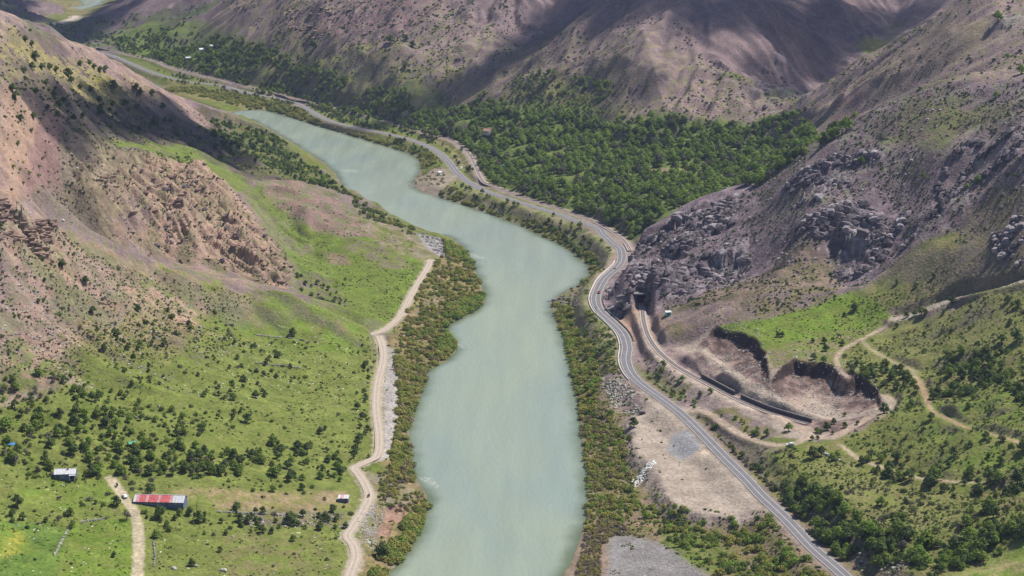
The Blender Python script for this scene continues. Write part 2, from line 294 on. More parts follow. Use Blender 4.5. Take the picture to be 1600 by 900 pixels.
def height(x, y, want_masks=False):
    h = samp(BASE, x, y); gxs = samp(SGX, x, y); gys = samp(SGY, x, y); sl = np.hypot(gxs, gys)
    dxn = -gxs / (sl + 1e-4); dyn = -gys / (sl + 1e-4)
    hill = ss(.12, .34, sl)
    # broad relief, then gullies running down the slopes, then rock
    h = h + fbm(x, y, 90, 3, 11) * 5.0 * hill + fbm(x, y, 34, 3, 12) * (1.6 * hill + .35)
    wx = x + fbm(x, y, 60, 2, 41) * 16; wy = y + fbm(x, y, 60, 2, 42) * 16
    g1 = gully(wx, wy, dxn, dyn, 44, 5); g2 = gully(wx, wy, dxn, dyn, 17, 6); g3 = gully(wx, wy, dxn, dyn, 7.5, 8)
    gm = .55 + .45 * np.clip(fbm(x, y, 150, 2, 21) * 2, -1, 1)
    fr = ss(1550, 1800, y) * hill
    if fr.any(): h = h + fr * (gully(wx, wy, dxn, dyn, 120, 15) * 3 + (ridged(x, y, 120, 4, 95) - .4) * 7 + g1 * 1.2 + g2 * 1.5)
    bl = np.maximum(sdf(x, y, BLUFF, 40) / 25, sdf(x, y, BLUFF2, 40) / 25); bl = ss(-.6, .9, bl)
    h = h + hill * (g1 * 2.6 + g2 * 1.0 * gm + g3 * .35 * gm)
    h = h + bl * (-np.abs(g1) * 5.5 + (1 - np.abs(g2) * 2) * 3.6 + (1 - np.abs(g3) * 2) * 1.5 + ridged(x, y, 30, 5, 90, .6) * 6.5)
    rk = np.zeros(x.shape)
    for q, s in ROCKS: rk = np.maximum(rk, ss(-12, 14, sdf(x, y, q, 30) + fbm(x, y, 30, 3, 33) * 16) * s)
    rn = ridged(wx, wy, 55, 4, 61, .55); jx = x + gn(x * .2, y * .2, 71) * 2.5; jy = y + gn(x * .2 + 9, y * .2, 72) * 2.5
    jr = jx * .82 + jy * .57; js = -jx * .57 + jy * .82; b1 = blocks(jr * .7, js, 22, 301, .7); b2 = blocks(jr * .7, js, 10.5, 302, .6); b3 = blocks(jx, jy, 5.2, 303, .6); rn2 = (b1 + b2 * .8 + b3 * .6) / 2.4
    cr = ss(.0, .38, rn); h = h + bl * (b2 * 1.5 + b3 * .9); h = h + rk * cr * (b1 * 3.4 + b2 * 1.9 + b3 * .8 + 1.0) + rk * (b2 * .5 + fbm(x, y, 60, 3, 64) * 3)
    for sp, am, wd in SPURS:
        d = seg_dist(x, y, sp, reach=60); h = h + am * np.exp(-np.minimum(d, 60) / wd) * (1 - ss(45, 60, d)) * (1 + .25 * fbm(x, y, 25, 2, 87))
    # cuts and fills
    q = sdf(x, y, QUARRY, 60) + fbm(x, y, 14, 3, 77) * 2.2
    if (q > -5).any():
        fl = 23.4 + fbm(x, y, 20, 3, 78) * .5
        tal = np.maximum(0, 6.2 - np.maximum(q - 2, 0) * .30) * (1 + .30 * fbm(x, y, 9, 4, 79)) * ss(-4, 2, q)
        w_ = ss(-1.2, 2.4, q); h = np.where(h > fl, mix(h, np.minimum(h, fl + tal), w_), mix(h, fl, w_ * .7))
    md = seg_dist(x, y, MOUND, reach=30); h = h + 3.8 * np.exp(-(md / 6.5) ** 2) * (1 + .3 * fbm(x, y, 12, 3, 83)) * (q < 2)
    b = sdf(x, y, BENCH, 40) + fbm(x, y, 18, 3, 71) * 2.5
    h = mix(h, 9.6 + fbm(x, y, 25, 3, 72) * .35, ss(-9, 1.5, b))
    for pz in PLOTS:
        pq = sdf(x, y, pz, 20); h = mix(h, 1.6, ss(-.8, .8, pq))
    # roads, rails and tracks sit on benches
    for pl, hw, fall in ((dirt, 3, 6), (dirt2, 3, 6), (roadf, 8, 30), (road, 6.5, 14), (raila, 3.6, 5.0), (railb, 3.6, 7), (road, 4.4, 2.5)):
        d, z = seg_dist(x, y, pl[:, :2], pl[:, 2], reach=40)
        wgt = 1 - ss(hw, hw + fall + np.where(y > 1650, 16, 0) * (fall > 10), d); h = mix(h, z - .12, wgt)
    for k, t in tracks.items():
        hw = 6 if k in ('wash', 'wl') else 2.2
        d, z = seg_dist(x, y, t[:, :2], t[:, 2], reach=20)
        if k in ('q',): continue
        h = mix(h, z - .1, (1 - ss(hw, hw + 3.5, d)) * .9)
    s = sdf(x, y, river, 60); s = np.where(s < -1e8, -60, s); o = -(s + fbm(x, y, 22, 3, 3) * 1.6)          # o = distance outside
    h = np.where(o > 0, mix(.25 + o * .03, np.maximum(h, .9), ss(0, 16, o)), -.25 - np.minimum(4, -o * .12))
    d, z = seg_dist(x, y, road[:, :2], road[:, 2], reach=20); h = np.where(o > 0, mix(h, z - .12, 1 - ss(4.4, 11, d)), h)
    if want_masks: return h, dict(sl=sl, hill=hill, g1=g1, g2=g2, g3=g3, rk=rk, rn=rn, rn2=rn2, bl=bl, o=o, q=q, b=b)
    return h
SPURS = [(poly(a), am, wd) for a, am, wd in (([(1045,520),(1120,488),(1200,455),(1262,398),(1322,340),(1380,290)], 7, 17), ([(1012,455),(1065,425),(1118,392),(1180,345),(1240,292),(1300,240)], 6, 16), ([(1340,462),(1410,415),(1490,350),(1570,285),(1640,240)], 6, 15),
    ([(1255,190),(1330,160),(1420,120),(1500,70),(1560,30)], 8, 22), ([(0,395),(90,440),(180,490),(260,540)], 5, 15), ([(0,240),(60,300),(110,345)], 6, 14), ([(130,215),(150,270),(190,330),(230,385)], 6, 12), ([(300,262),(340,310),(380,370),(400,425)], 6, 12), ([(230,250),(262,300),(290,350),(310,405)], 6, 11),
    ([(560,90),(600,130),(640,170)], 5, 40), ([(480,20),(520,70),(540,120)], 5, 40), ([(1000,60),(1020,120),(1040,180)], 12, 35), ([(900,60),(880,110),(850,160)], 12, 30))]
FIELD = poly([(1470,905),(1560,862),(1650,822),(1650,980),(1450,980)])
PEB = poly([(950,840),(985,835),(1030,850),(1080,880),(1130,910),(1100,960),(930,960)])
MOUND = poly([(1105,577),(1125,587),(1160,610),(1200,630),(1235,645)], 24)
BLUFF = poly([(110,240),(160,225),(230,245),(300,262),(345,285),(385,320),(415,365),(455,415),(450,450),(400,436),(350,424),(290,410),(230,390),(170,364),(120,335),(110,290)])
BLUFF2 = poly([(0,315),(40,335),(85,360),(110,385),(100,420),(60,420),(0,400)])
ROCKS = [(poly([(985,388),(1040,350),(1100,318),(1140,308),(1150,340),(1130,380),(1180,400),(1150,440),(1080,462),(1030,462),(1012,458),(990,450),(950,440),(944,458),(962,476),(988,468),(985,430),(975,410)]), 1.0),
         (poly([(1250,350),(1300,330),(1350,325),(1420,330),(1445,360),(1400,410),(1350,440),(1310,435),(1290,400),(1255,380)]), .95),
         (poly([(1230,300),(1290,255),(1360,235),(1380,250),(1330,290),(1280,320),(1240,330)]), .6),
         (poly([(1440,330),(1470,270),(1510,215),(1600,200),(1600,250),(1540,280),(1490,330),(1450,345)]), .6),
         (poly([(1540,350),(1600,335),(1600,420),(1560,400)]), .6),
         (poly([(1180,100),(1260,110),(1260,180),(1190,160)]), .5), (poly([(1540,20),(1600,30),(1600,70),(1550,60)]), .45),
         (poly([(655,366),(690,372),(712,392),(690,402),(668,386)]), .35),
         (poly([(930,380),(962,392),(950,420),(925,440),(895,470),(870,470),(900,440)]), .3),
         (poly([(0,318),(50,338),(105,375),(90,410),(40,405),(0,395)]), .45), (poly([(440,30),(560,10),(640,40),(560,60),(470,70)]), .35)]

# ---------------------------------------------------------------- materials
def mat(name, color, rough=.8, noise=.0, nscale=1.0, bump=0.0, bscale=2.0, metal=0, spec=.3, var=0.0):
    m = bpy.data.materials.new(name); m.use_nodes = True; t = m.node_tree; b = t.nodes['Principled BSDF']
    b.inputs['Roughness'].default_value = rough; b.inputs['Metallic'].default_value = metal; b.inputs['Specular IOR Level'].default_value = spec
    N = t.nodes.new; tc = N('ShaderNodeTexCoord')
    n1 = N('ShaderNodeTexNoise'); n1.inputs['Scale'].default_value = nscale; n1.inputs['Detail'].default_value = 4
    t.links.new(tc.outputs['Object'], n1.inputs['Vector'])
    mr = N('ShaderNodeMapRange'); mr.inputs[1].default_value = .3; mr.inputs[2].default_value = .7; mr.inputs[3].default_value = 1 - noise; mr.inputs[4].default_value = 1 + noise
    t.links.new(n1.outputs[0], mr.inputs[0])
    oi = N('ShaderNodeObjectInfo'); m2 = N('ShaderNodeMapRange'); m2.inputs[3].default_value = 1 - var; m2.inputs[4].default_value = 1 + var
    t.links.new(oi.outputs['Random'], m2.inputs[0])
    mu = N('ShaderNodeMath'); mu.operation = 'MULTIPLY'; t.links.new(mr.outputs[0], mu.inputs[0]); t.links.new(m2.outputs[0], mu.inputs[1])
    vm = N('ShaderNodeVectorMath'); vm.operation = 'SCALE'; vm.inputs[0].default_value = color; t.links.new(mu.outputs[0], vm.inputs['Scale'])
    t.links.new(vm.outputs[0], b.inputs['Base Color'])
    if bump:
        n2 = N('ShaderNodeTexNoise'); n2.inputs['Scale'].default_value = bscale; t.links.new(tc.outputs['Object'], n2.inputs['Vector'])
        bp = N('ShaderNodeBump'); bp.inputs['Distance'].default_value = bump; bp.inputs['Strength'].default_value = 1; t.links.new(n2.outputs[0], bp.inputs['Height']); t.links.new(bp.outputs[0], b.inputs['Normal'])
    return m
def ground_mat():
    m = bpy.data.materials.new('hillside_ground'); m.use_nodes = True; t = m.node_tree; b = t.nodes['Principled BSDF']; N = t.nodes.new; L = t.links.new
    b.inputs['Roughness'].default_value = 1; b.inputs['Specular IOR Level'].default_value = .1
    at = N('ShaderNodeAttribute'); at.attribute_name = 'col'; geo = N('ShaderNodeNewGeometry')
    def noise(s, d, x0, x1, a, c_):
        n = N('ShaderNodeTexNoise'); n.inputs['Scale'].default_value = s; n.inputs['Detail'].default_value = d; L(geo.outputs['Position'], n.inputs['Vector'])
        r = N('ShaderNodeMapRange'); r.inputs[1].default_value = x0; r.inputs[2].default_value = x1; r.inputs[3].default_value = a; r.inputs[4].default_value = c_; L(n.outputs[0], r.inputs[0]); return r, n
    a1, n1 = noise(.55, 5, .3, .7, .76, 1.24); a2, n2 = noise(.09, 4, .35, .65, .86, 1.14)
    mu = N('ShaderNodeMath'); mu.operation = 'MULTIPLY'; L(a1.outputs[0], mu.inputs[0]); L(a2.outputs[0], mu.inputs[1])
    vm = N('ShaderNodeVectorMath'); vm.operation = 'SCALE'; L(at.outputs['Color'], vm.inputs[0]); L(mu.outputs[0], vm.inputs['Scale']); L(vm.outputs[0], b.inputs['Base Color'])
    bp = N('ShaderNodeBump'); bp.inputs['Distance'].default_value = .9; bp.inputs['Strength'].default_value = .8; L(n1.outputs[0], bp.inputs['Height']); L(bp.outputs[0], b.inputs['Normal'])
    return m
def leaf_mat(name, ca, cb, transl=.32):
    m = bpy.data.materials.new(name); m.use_nodes = True; t = m.node_tree; b = t.nodes['Principled BSDF']; N = t.nodes.new; L = t.links.new
    b.inputs['Roughness'].default_value = .7; b.inputs['Specular IOR Level'].default_value = .15
    oi = N('ShaderNodeObjectInfo'); at = N('ShaderNodeAttribute'); at.attribute_name = 'lv'
    mx = N('ShaderNodeMix'); mx.data_type = 'RGBA'; mx.inputs[6].default_value = (*ca, 1); mx.inputs[7].default_value = (*cb, 1)
    ad = N('ShaderNodeMath'); ad.operation = 'MULTIPLY_ADD'; ad.inputs[1].default_value = .4; L(at.outputs['Fac'], ad.inputs[0])
    m6 = N('ShaderNodeMath'); m6.operation = 'MULTIPLY'; m6.inputs[1].default_value = .7; L(oi.outputs['Random'], m6.inputs[0]); L(m6.outputs[0], ad.inputs[2])
    L(ad.outputs[0], mx.inputs[0]); L(mx.outputs[2], b.inputs['Base Color'])
    tr = N('ShaderNodeBsdfTranslucent'); L(mx.outputs[2], tr.inputs[0]); ms = N('ShaderNodeMixShader'); ms.inputs[0].default_value = transl
    L(b.outputs[0], ms.inputs[1]); L(tr.outputs[0], ms.inputs[2]); L(ms.outputs[0], t.nodes['Material Output'].inputs[0])
    return m
def lin(r, g, b_): return tuple(((v / 255) / 12.92 if v / 255 < .04045 else ((v / 255 + .055) / 1.055) ** 2.4) for v in (r, g, b_))
M = dict(
    asphalt=mat('worn_asphalt', (.165,.155,.165), .85, .10, .15), paint=mat('road_paint', (.62,.62,.60), .7, .1, .6), ballast=mat('ballast', (.44,.37,.33), .95, .22, 1.5, .05, 4),
    rail=mat('steel_rail', (.20,.16,.15), .45, .1, 1, metal=.6), sleeper=mat('concrete_sleeper', (.38,.34,.31), .9), dirt=mat('dirt_road', (.40,.33,.26), .95, .13, .4, .03, 3), rut=mat('wheel_track', (.47,.40,.33), .95, .1, .5),
    concrete=mat('weathered_concrete', (.20,.185,.18), .9, .15, .5, .02, 3), darkwall=mat('dark_retaining_wall', (.10,.09,.10), .9, .2, .8), dark=mat('tunnel_dark', (.012,.012,.014), 1),
    galv=mat('galvanised_roof', (.62,.62,.64), .45, .08, .7, metal=.0, spec=.5), redroof=mat('faded_red_roof', (.55,.13,.13), .6, .25, .8), pinkroof=mat('washed_pink_roof', (.62,.30,.29), .6, .25, .8),
    bluewall=mat('blue_grey_wall', (.14,.17,.30), .8, .15, 1), greywall=mat('grey_block_wall', (.22,.22,.27), .9, .15, 1), glass=mat('window_glass', (.03,.04,.06), .1, spec=.8), white=mat('white_plaster', (.75,.74,.72), .7, .05, 1),
    wood=mat('old_wood', (.12,.08,.055), .9, .2, 2), rust=mat('rusty_scrap', (.25,.09,.06), .9, .3, 1), terracotta=mat('terracotta_roof', (.45,.24,.18), .8, .15, 1), green=mat('green_sheet', (.12,.36,.20), .6), teal=mat('turquoise_paint', (.10,.45,.42), .5), blue=mat('blue_tarpaulin', (.05,.22,.50), .5),
    bark=mat('bark', (.10,.08,.065), .95, .2, 3), stone=mat('field_stone', (.42,.39,.35), .95, .2, 1.5, .08, 2, var=.2), pale=mat('pale_stone', (.62,.60,.44), .95, .1, 1, var=.15), darkrock=mat('dark_river_rock', (.16,.14,.15), .95, .25, .8, .1, 1.5, var=.2),
    carred=mat('red_car_paint', (.30,.03,.03), .25, spec=.5), carwhite=mat('white_car_paint', (.80,.82,.85), .25, spec=.5), cardark=mat('dark_car_paint', (.06,.035,.06), .25, spec=.5), tyre=mat('tyre_rubber', (.02,.02,.02), .9), lamp=mat('lamp_glass', (.6,.6,.55), .15, spec=.7), orange=mat('orange_paint', (.6,.3,.05), .6),
    ground=ground_mat())
M['leafA'] = leaf_mat('broadleaf_foliage', (.115,.165,.03), (.23,.31,.055)); M['leafB'] = leaf_mat('dark_foliage', (.08,.118,.036), (.145,.20,.055), .3); M['leafC'] = leaf_mat('willow_foliage', (.21,.25,.06), (.38,.35,.09))
M['leafD'] = leaf_mat('scrub_foliage', (.07,.085,.042), (.14,.165,.06), .3); M['leafE'] = leaf_mat('spring_foliage', (.15,.23,.035), (.26,.37,.06)); M['leafF'] = leaf_mat('brown_reed', (.22,.19,.09), (.33,.26,.14), .25)
M['leafG'] = leaf_mat('grey_twigs', (.10,.095,.075), (.17,.15,.12), .1)

# ---------------------------------------------------------------- object helpers
def tag(o, label=None, cat=None, group=None, kind=None):
    if label: o['label'] = label
    if cat: o['category'] = cat
    if group: o['group'] = group
    if kind: o['kind'] = kind
    return o
def empty(name, loc, rz=0, label=None, cat=None, group=None):
    o = bpy.data.objects.new(name, None); col.objects.link(o); o.location = loc; o.rotation_euler = (0, 0, rz); o.empty_display_size = .5
    return tag(o, label, cat, group)
class MB:
    def __init__(s): s.v = []; s.f = []; s.m = []
    def add(s, vs, fs, mi=0):
        k = len(s.v); s.v += [tuple(a) for a in vs]; s.f += [tuple(k + i for i in q) for q in fs]; s.m += [mi] * len(fs)
    def box(s, x0, x1, y0, y1, z0, z1, mi=0, taper=0, rz=0, c=(0, 0)):
        t = taper; vs = [(x0,y0,z0),(x1,y0,z0),(x1,y1,z0),(x0,y1,z0),(x0+t,y0+t,z1),(x1-t,y0+t,z1),(x1-t,y1-t,z1),(x0+t,y1-t,z1)]
        if rz:
            cs, sn = math.cos(rz), math.sin(rz); vs = [(c[0]+(x-c[0])*cs-(y-c[1])*sn, c[1]+(x-c[0])*sn+(y-c[1])*cs, z) for x, y, z in vs]
        s.add(vs, [(0,3,2,1),(4,5,6,7),(0,1,5,4),(1,2,6,5),(2,3,7,6),(3,0,4,7)], mi)
    def tube(s, pts, rs, n=6, mi=0):
        k0 = len(s.v); pts = [Vector(p) for p in pts]
        for i, p in enumerate(pts):
            d = (pts[min(i + 1, len(pts) - 1)] - pts[max(i - 1, 0)]).normalized(); a = d.orthogonal().normalized(); b = d.cross(a)
            for j in range(n):
                q = p + (a * math.cos(6.2832 * j / n) + b * math.sin(6.2832 * j / n)) * rs[i]; s.v.append(tuple(q))
        for i in range(len(pts) - 1):
            for j in range(n):
                s.f.append((k0 + i*n + j, k0 + i*n + (j+1) % n, k0 + (i+1)*n + (j+1) % n, k0 + (i+1)*n + j)); s.m.append(mi)
        s.f.append(tuple(k0 + j for j in reversed(range(n)))); s.f.append(tuple(k0 + (len(pts)-1)*n + j for j in range(n))); s.m += [mi, mi]
    def mesh(s, name, mats, smooth_=False):
        me = bpy.data.meshes.new(name); me.from_pydata(s.v, [], s.f)
        for q in (mats if isinstance(mats, (list, tuple)) else [mats]): me.materials.append(q)
        if len(me.materials) > 1: me.polygons.foreach_set('material_index', s.m)
        if smooth_: me.polygons.foreach_set('use_smooth', [True] * len(me.polygons))
        me.update(); return me
    def obj(s, name, mats, parent=None, loc=(0, 0, 0), smooth_=False):
        o = bpy.data.objects.new(name, s.mesh(name, mats, smooth_)); col.objects.link(o); o.location = loc
        if parent: o.parent = parent
        return o
def ghz(x, y): return float(height(np.array([float(x)]), np.array([float(y)]))[0])
def at(px, py, hf=height):
    x, y, z = march(np.array([float(px)]), np.array([float(py)])); x, y = float(x[0]), float(y[0])
    # refine on the detailed land
    for _ in range(4):
        z = ghz(x, y); q = P(px, py, z); x, y = q[0], q[1]
    return Vector((x, y, ghz(x, y)))

# ---------------------------------------------------------------- the land mesh
def spaced(core0, core1, ncore, lo, hi, grow):
    a = list(np.linspace(core0, core1, ncore)); st = a[1] - a[0]; s = st; v = a[0]
    pre = []
    while v > lo: s *= grow; v -= s; pre.append(max(v, lo))
    post = []; v = a[-1]; s = st
    while v < hi: s *= grow; v += s; post.append(min(v, hi))
    return np.array(pre[::-1] + a + post)
ua = spaced(-.285, .285, 1000, -.95, .95, 1.18)              # x / y
ld = [640.0]
while ld[-1] < 9000:
    y = ld[-1]
    st = 4 + (820 - y) * .1 if y < 820 else (1.5 + (y - 820) * .0012 if y < 1080 else (1.75 if y < 1420 else (2.1 if y < 1700 else (2.7 if y < 2500 else (5 + (y - 2500) * .0035 if y < 3700 else 30 + (y - 3700) * .09)))))
    ld.append(y + st)
ld = np.array(ld); NU, NV = len(ua), len(ld)
UU, DD = np.meshgrid(ua, ld); VX = (UU * DD).ravel(); VY = DD.ravel()
VZ, MK = height(VX, VY, True)
far = ss(3900, 6500, VY); VZ = VZ + far * np.maximum(0, 120 + 160 * fbm(VX, VY, 900, 4, 99))
print('land verts', len(VX), 'ctrl', n)

# colour of the land
def cc(*a): return np.array(a, np.float32)
TAN = cc(.41,.275,.195); ORANGE = cc(.46,.29,.18); MAUVE = cc(.21,.155,.153); DMAUVE = cc(.15,.115,.12); REDP = cc(.20,.105,.095); MEADOW = cc(.130,.162,.034); BRIGHT = cc(.135,.205,.028); OLIVE = cc(.155,.142,.052)
DRY = cc(.27,.23,.11); YEL = cc(.42,.37,.06); GRAV = cc(.37,.305,.25); GREY = cc(.31,.29,.29); LGREY = cc(.45,.43,.43); SOIL = cc(.085,.06,.05); BROWN = cc(.22,.155,.11); GREEN2 = cc(.085,.12,.035)
xw, yw = VX.astype(np.float32), VY.astype(np.float32)
N1 = fbm(xw, yw, 40, 4, 101); N2 = fbm(xw, yw, 11, 4, 102); N3 = fbm(xw, yw, 130, 3, 103); N4 = fbm(xw, yw, 4.5, 3, 104); N5 = fbm(xw, yw, 70, 4, 105)
def mx3(a, b, w): return a * (1 - w[:, None]) + b * w[:, None]
sl = MK['sl']; side = VX - (VY - 900) * 0
one = np.ones(len(VX))
COL = mx3(MEADOW[None] * one[:, None], OLIVE[None], ss(-.3, .5, N1 + .6 * N2))
COL = mx3(COL, mx3(MAUVE[None] * one[:, None], TAN[None], ss(.1, .6, N3) * (1 - ss(1450, 1600, VY))), ss(.16, .3, sl + .05 * N2))
def layer(pts, ca, cb, fe=6, warp=10, strength=1, nz=None, breakup=None, z=None):
    """paint a ground cover (grass, soil, scree; shade too on one slope) inside an outline"""
    global COL
    pl = poly(pts, z)
    d = sdf(VX, VY, pl, 60 + fe); w = ss(-fe, fe, d + (N2 * .6 + N1 * .6) * warp) * strength
    if breakup is not None: w = w * ss(-breakup[1], breakup[1], breakup[0] + (N2 + N4 * .8 + N1 * .5) * 1.0)
    s = np.nonzero(w > .003)[0]
    if len(s) == 0: return
    t = ss(-.35, .35, (N2 if nz is None else nz)[s] + .5 * N4[s]); cN = mx3(ca[None] * np.ones((len(s), 1)), cb[None], t)
    COL[s] = mx3(COL[s], cN, w[s])
F = layer
# --- back mountains
F([(330,-5),(1560,-5),(1500,0),(1200,195),(1000,196),(850,165),(700,165),(560,150),(450,110),(330,60)], MAUVE*1.2, cc(.30,.205,.18), 12, 20)
F([(330,-5),(1560,-5),(1500,0),(1200,195),(1000,196),(850,165),(700,165),(560,150),(450,110),(330,60)], OLIVE*1.1, GREEN2*1.4, 12, 30, .55, N4, (-.05,.22))
F([(480,40),(560,0),(700,0),(640,50),(560,70),(500,75)], cc(.24,.13,.13), MAUVE, 20, 25, .7)
F([(0,-5),(330,-5),(330,40),(200,80),(100,75),(0,40)], DMAUVE, GREEN2*1.2, 10, 25, .9, N1)
F([(60,-5),(165,-5),(160,8),(130,25),(100,15)], DRY*.9, OLIVE, 5, 8, .9)
F([(150,60),(230,30),(330,40),(400,70),(500,95),(640,130),(740,145),(640,205),(520,175),(400,142),(240,98)], GREEN2*1.4, MEADOW*1.0, 14, 25, .95)
F([(150,60),(230,30),(330,40),(400,70),(500,95),(640,130),(740,145),(640,205),(520,175),(400,142),(240,98)], MAUVE, OLIVE, 14, 20, .45, None, (-.4,.15))
F([(380,60),(480,50),(640,90),(740,120),(760,150),(640,205),(520,175),(400,142)], MEADOW*1.15, OLIVE*1.2, 14, 25, .7, None, (.15,.2))
F([(850,35),(950,0),(820,110),(720,170),(690,150),(800,80)], OLIVE*1.1, MAUVE, 10, 20, .6)
F([(720,178),(800,140),(880,118),(960,120),(990,175),(960,200),(800,200)], MEADOW*.95, OLIVE, 14, 20, .8)
F([(225,124),(300,140),(380,155),(460,178),(560,207),(650,240),(655,250),(560,216),(440,180),(340,160),(260,142)], cc(.24,.21,.08), OLIVE*1.1, 4, 6, .9)
# --- orchard basin
F([(560,185),(700,160),(850,165),(990,190),(1190,185),(1260,170),(1330,205),(1240,250),(1180,290),(1070,325),(985,378),(900,340),(780,296),(745,262),(700,222)], GREEN2*1.1, MEADOW*1.05, 10, 12, .95)
F([(1015,262),(1080,264),(1075,276),(1020,278)], BROWN*1.2, DRY, 3, 4); F([(640,182),(700,200),(745,262),(760,286),(735,270),(690,225),(640,205)], OLIVE, DRY, 4, 4, .7)
# --- right spurs
F([(1200,192),(1500,-5),(1640,-5),(1640,120),(1500,132),(1430,150),(1330,188),(1270,225)], MAUVE*1.18, cc(.30,.215,.185), 10, 12)
F([(1200,192),(1500,0),(1640,-5),(1640,120),(1500,132),(1330,188),(1270,225)], OLIVE*1.1, GREEN2*1.3, 10, 12, .6, N4, (-.15,.3))
F([(1300,150),(1500,10),(1560,60),(1480,110),(1360,160)], OLIVE*1.25, cc(.26,.2,.15), 15, 25, .5)
F([(1300,170),(1350,158),(1340,190),(1300,190)], cc(.28,.155,.12), MAUVE, 4, 5, .8)
F([(985,385),(1070,322),(1180,286),(1240,240),(1330,186),(1430,148),(1560,122),(1640,118),(1640,300),(1520,360),(1400,440),(1340,470),(1200,500),(1100,500),(1040,500),(1000,470),(940,480),(945,430)], cc(.175,.13,.145), cc(.24,.185,.20), 6, 8)
F([(1200,300),(1330,186),(1430,148),(1560,122),(1640,118),(1640,250),(1400,280),(1200,400)], OLIVE, GREEN2*1.4, 12, 30, .55, N4, (-.12,.25))
F([(1360,200),(1430,160),(1600,150),(1600,190),(1500,230),(1430,240)], OLIVE*1.15, MEADOW*.9, 12, 20, .65)
F([(1010,560),(1040,480),(1080,470),(1180,440),(1330,380),(1300,455),(1200,500),(1100,510),(1060,540)], OLIVE*.95, BROWN, 8, 12, .75)
F([(1200,455),(1330,462),(1300,480),(1200,505),(1140,500)], MAUVE, OLIVE, 6, 8, .8)
F([(1500,205),(1640,170),(1640,300),(1500,350),(1440,360)], MAUVE*1.1, cc(.27,.22,.21), 8, 8, .8)
# --- right green slopes and meadows
F([(1335,466),(1400,425),(1480,370),(1560,310),(1640,280),(1640,440),(1500,460),(1400,490),(1345,485)], MEADOW, OLIVE*1.1, 5, 6, .9)
F([(1500,340),(1640,290),(1640,420),(1560,440),(1490,440)], MAUVE, OLIVE, 10, 18, .75)
F([(1120,512),(1200,500),(1330,465),(1400,492),(1390,505),(1330,530),(1300,560),(1240,560),(1195,545)], BRIGHT*1.1, MEADOW*1.1, 3, 3)
F([(1200,545),(1300,520),(1380,505),(1330,560),(1240,568),(1205,572)], BROWN*1.1, MEADOW, 5, 8, .7)
F([(1400,495),(1640,430),(1640,960),(1440,960),(1330,880),(1230,800),(1150,720),(1300,690),(1390,640),(1310,570),(1340,535)], MEADOW*1.05, OLIVE*1.25, 8, 15, .95)
F([(1400,500),(1640,450),(1640,540),(1500,560),(1330,600),(1330,540)], DRY*.85, MEADOW*1.1, 10, 20, .55)
F([(1330,660),(1440,640),(1470,690),(1440,740),(1360,710)], cc(.26,.16,.09), MEADOW, 6, 15, .6)
F([(1380,640),(1600,600),(1600,750),(1450,740),(1350,690)], BRIGHT, MEADOW, 10, 20, .55)
F([(1240,720),(1330,710),(1500,780),(1550,840),(1400,850),(1320,800)], DRY*.9, MEADOW*1.05, 10, 12, .65)
F([(1480,900),(1640,820),(1640,980),(1460,980)], BRIGHT, DRY, 4, 5, .8)
F([(1210,770),(1240,755),(1330,830),(1400,900),(1320,900),(1260,840)], BROWN*.9, OLIVE, 5, 10, .75)
# --- quarry and works
F([(1010,530),(1060,530),(1110,545),(1200,600),(1270,650),(1380,625),(1400,640),(1330,672),(1280,690),(1180,680),(1100,640),(1030,590),(1000,560)], MAUVE*1.25, cc(.33,.26,.22), 5, 6, .95)
F([(1075,528),(1097,521),(1118,513),(1150,523),(1180,537),(1194,553),(1203,575),(1240,567),(1262,573),(1300,577),(1330,588),(1357,601),(1371,614),(1376,634),(1390,630),(1380,655),(1320,668),(1260,655),(1200,632),(1150,602),(1100,565),(1050,540)], GRAV*.95, cc(.36,.27,.22), 3, 3)
F([(1150,640),(1200,655),(1280,672),(1275,690),(1200,680),(1130,655),(1100,630)], GRAV, GRAV*.85, 4, 5, .9)
F([(1040,495),(1100,485),(1160,490),(1130,503),(1090,512),(1040,520)], cc(.33,.25,.21), MAUVE, 4, 5, .8)
F([(995,480),(1012,480),(1020,530),(1060,565),(1110,598),(1180,630),(1260,655),(1250,668),(1160,642),(1080,602),(1020,560),(1000,530)], GRAV*.95, cc(.40,.32,.26), 2, 2, .9)
F([(985,560),(1010,570),(1070,605),(1050,625),(1000,592)], OLIVE, MEADOW, 4, 6, .7); F([(1085,655),(1120,665),(1190,720),(1240,770),(1210,790),(1130,710)], MAUVE*.95, OLIVE, 4, 5, .9)
# --- right bank
F([(660,300),(700,280),(770,305),(870,340),(940,370),(965,395),(940,430),(920,470),(965,530),(970,570),(940,600),(900,600),(880,520),(870,480),(925,430),(880,385),(770,335)], MEADOW*1.1, cc(.25,.22,.13), 4, 6, .95)
F([(640,275),(690,262),(715,275),(700,290),(690,310),(650,295)], GRAV*.8, cc(.28,.22,.18), 4, 5, .9)
F([(895,600),(960,600),(1000,650),(990,720),(1040,790),(1180,810),(1300,900),(1340,980),(880,980),(905,840),(918,760),(905,660)], OLIVE*1.05, BROWN*1.05, 5, 10, .95)
F([(1030,830),(1080,815),(1130,850),(1150,880),(1110,900),(1050,870)], BRIGHT*.8, MEADOW, 4, 4, .8)
F([(935,590),(990,600),(1040,630),(1000,660),(960,640)], MAUVE*1.15, GRAV*.8, 4, 5, .9)
F([(950,840),(985,835),(1030,850),(1080,880),(1130,910),(1100,960),(930,960)], GREY*.85, cc(.19,.175,.17), 4, 5, .95)
F([(880,900),(915,820),(930,780),(945,830),(950,960),(870,960)], cc(.25,.18,.15), BROWN*1.2, 3, 4, .95)
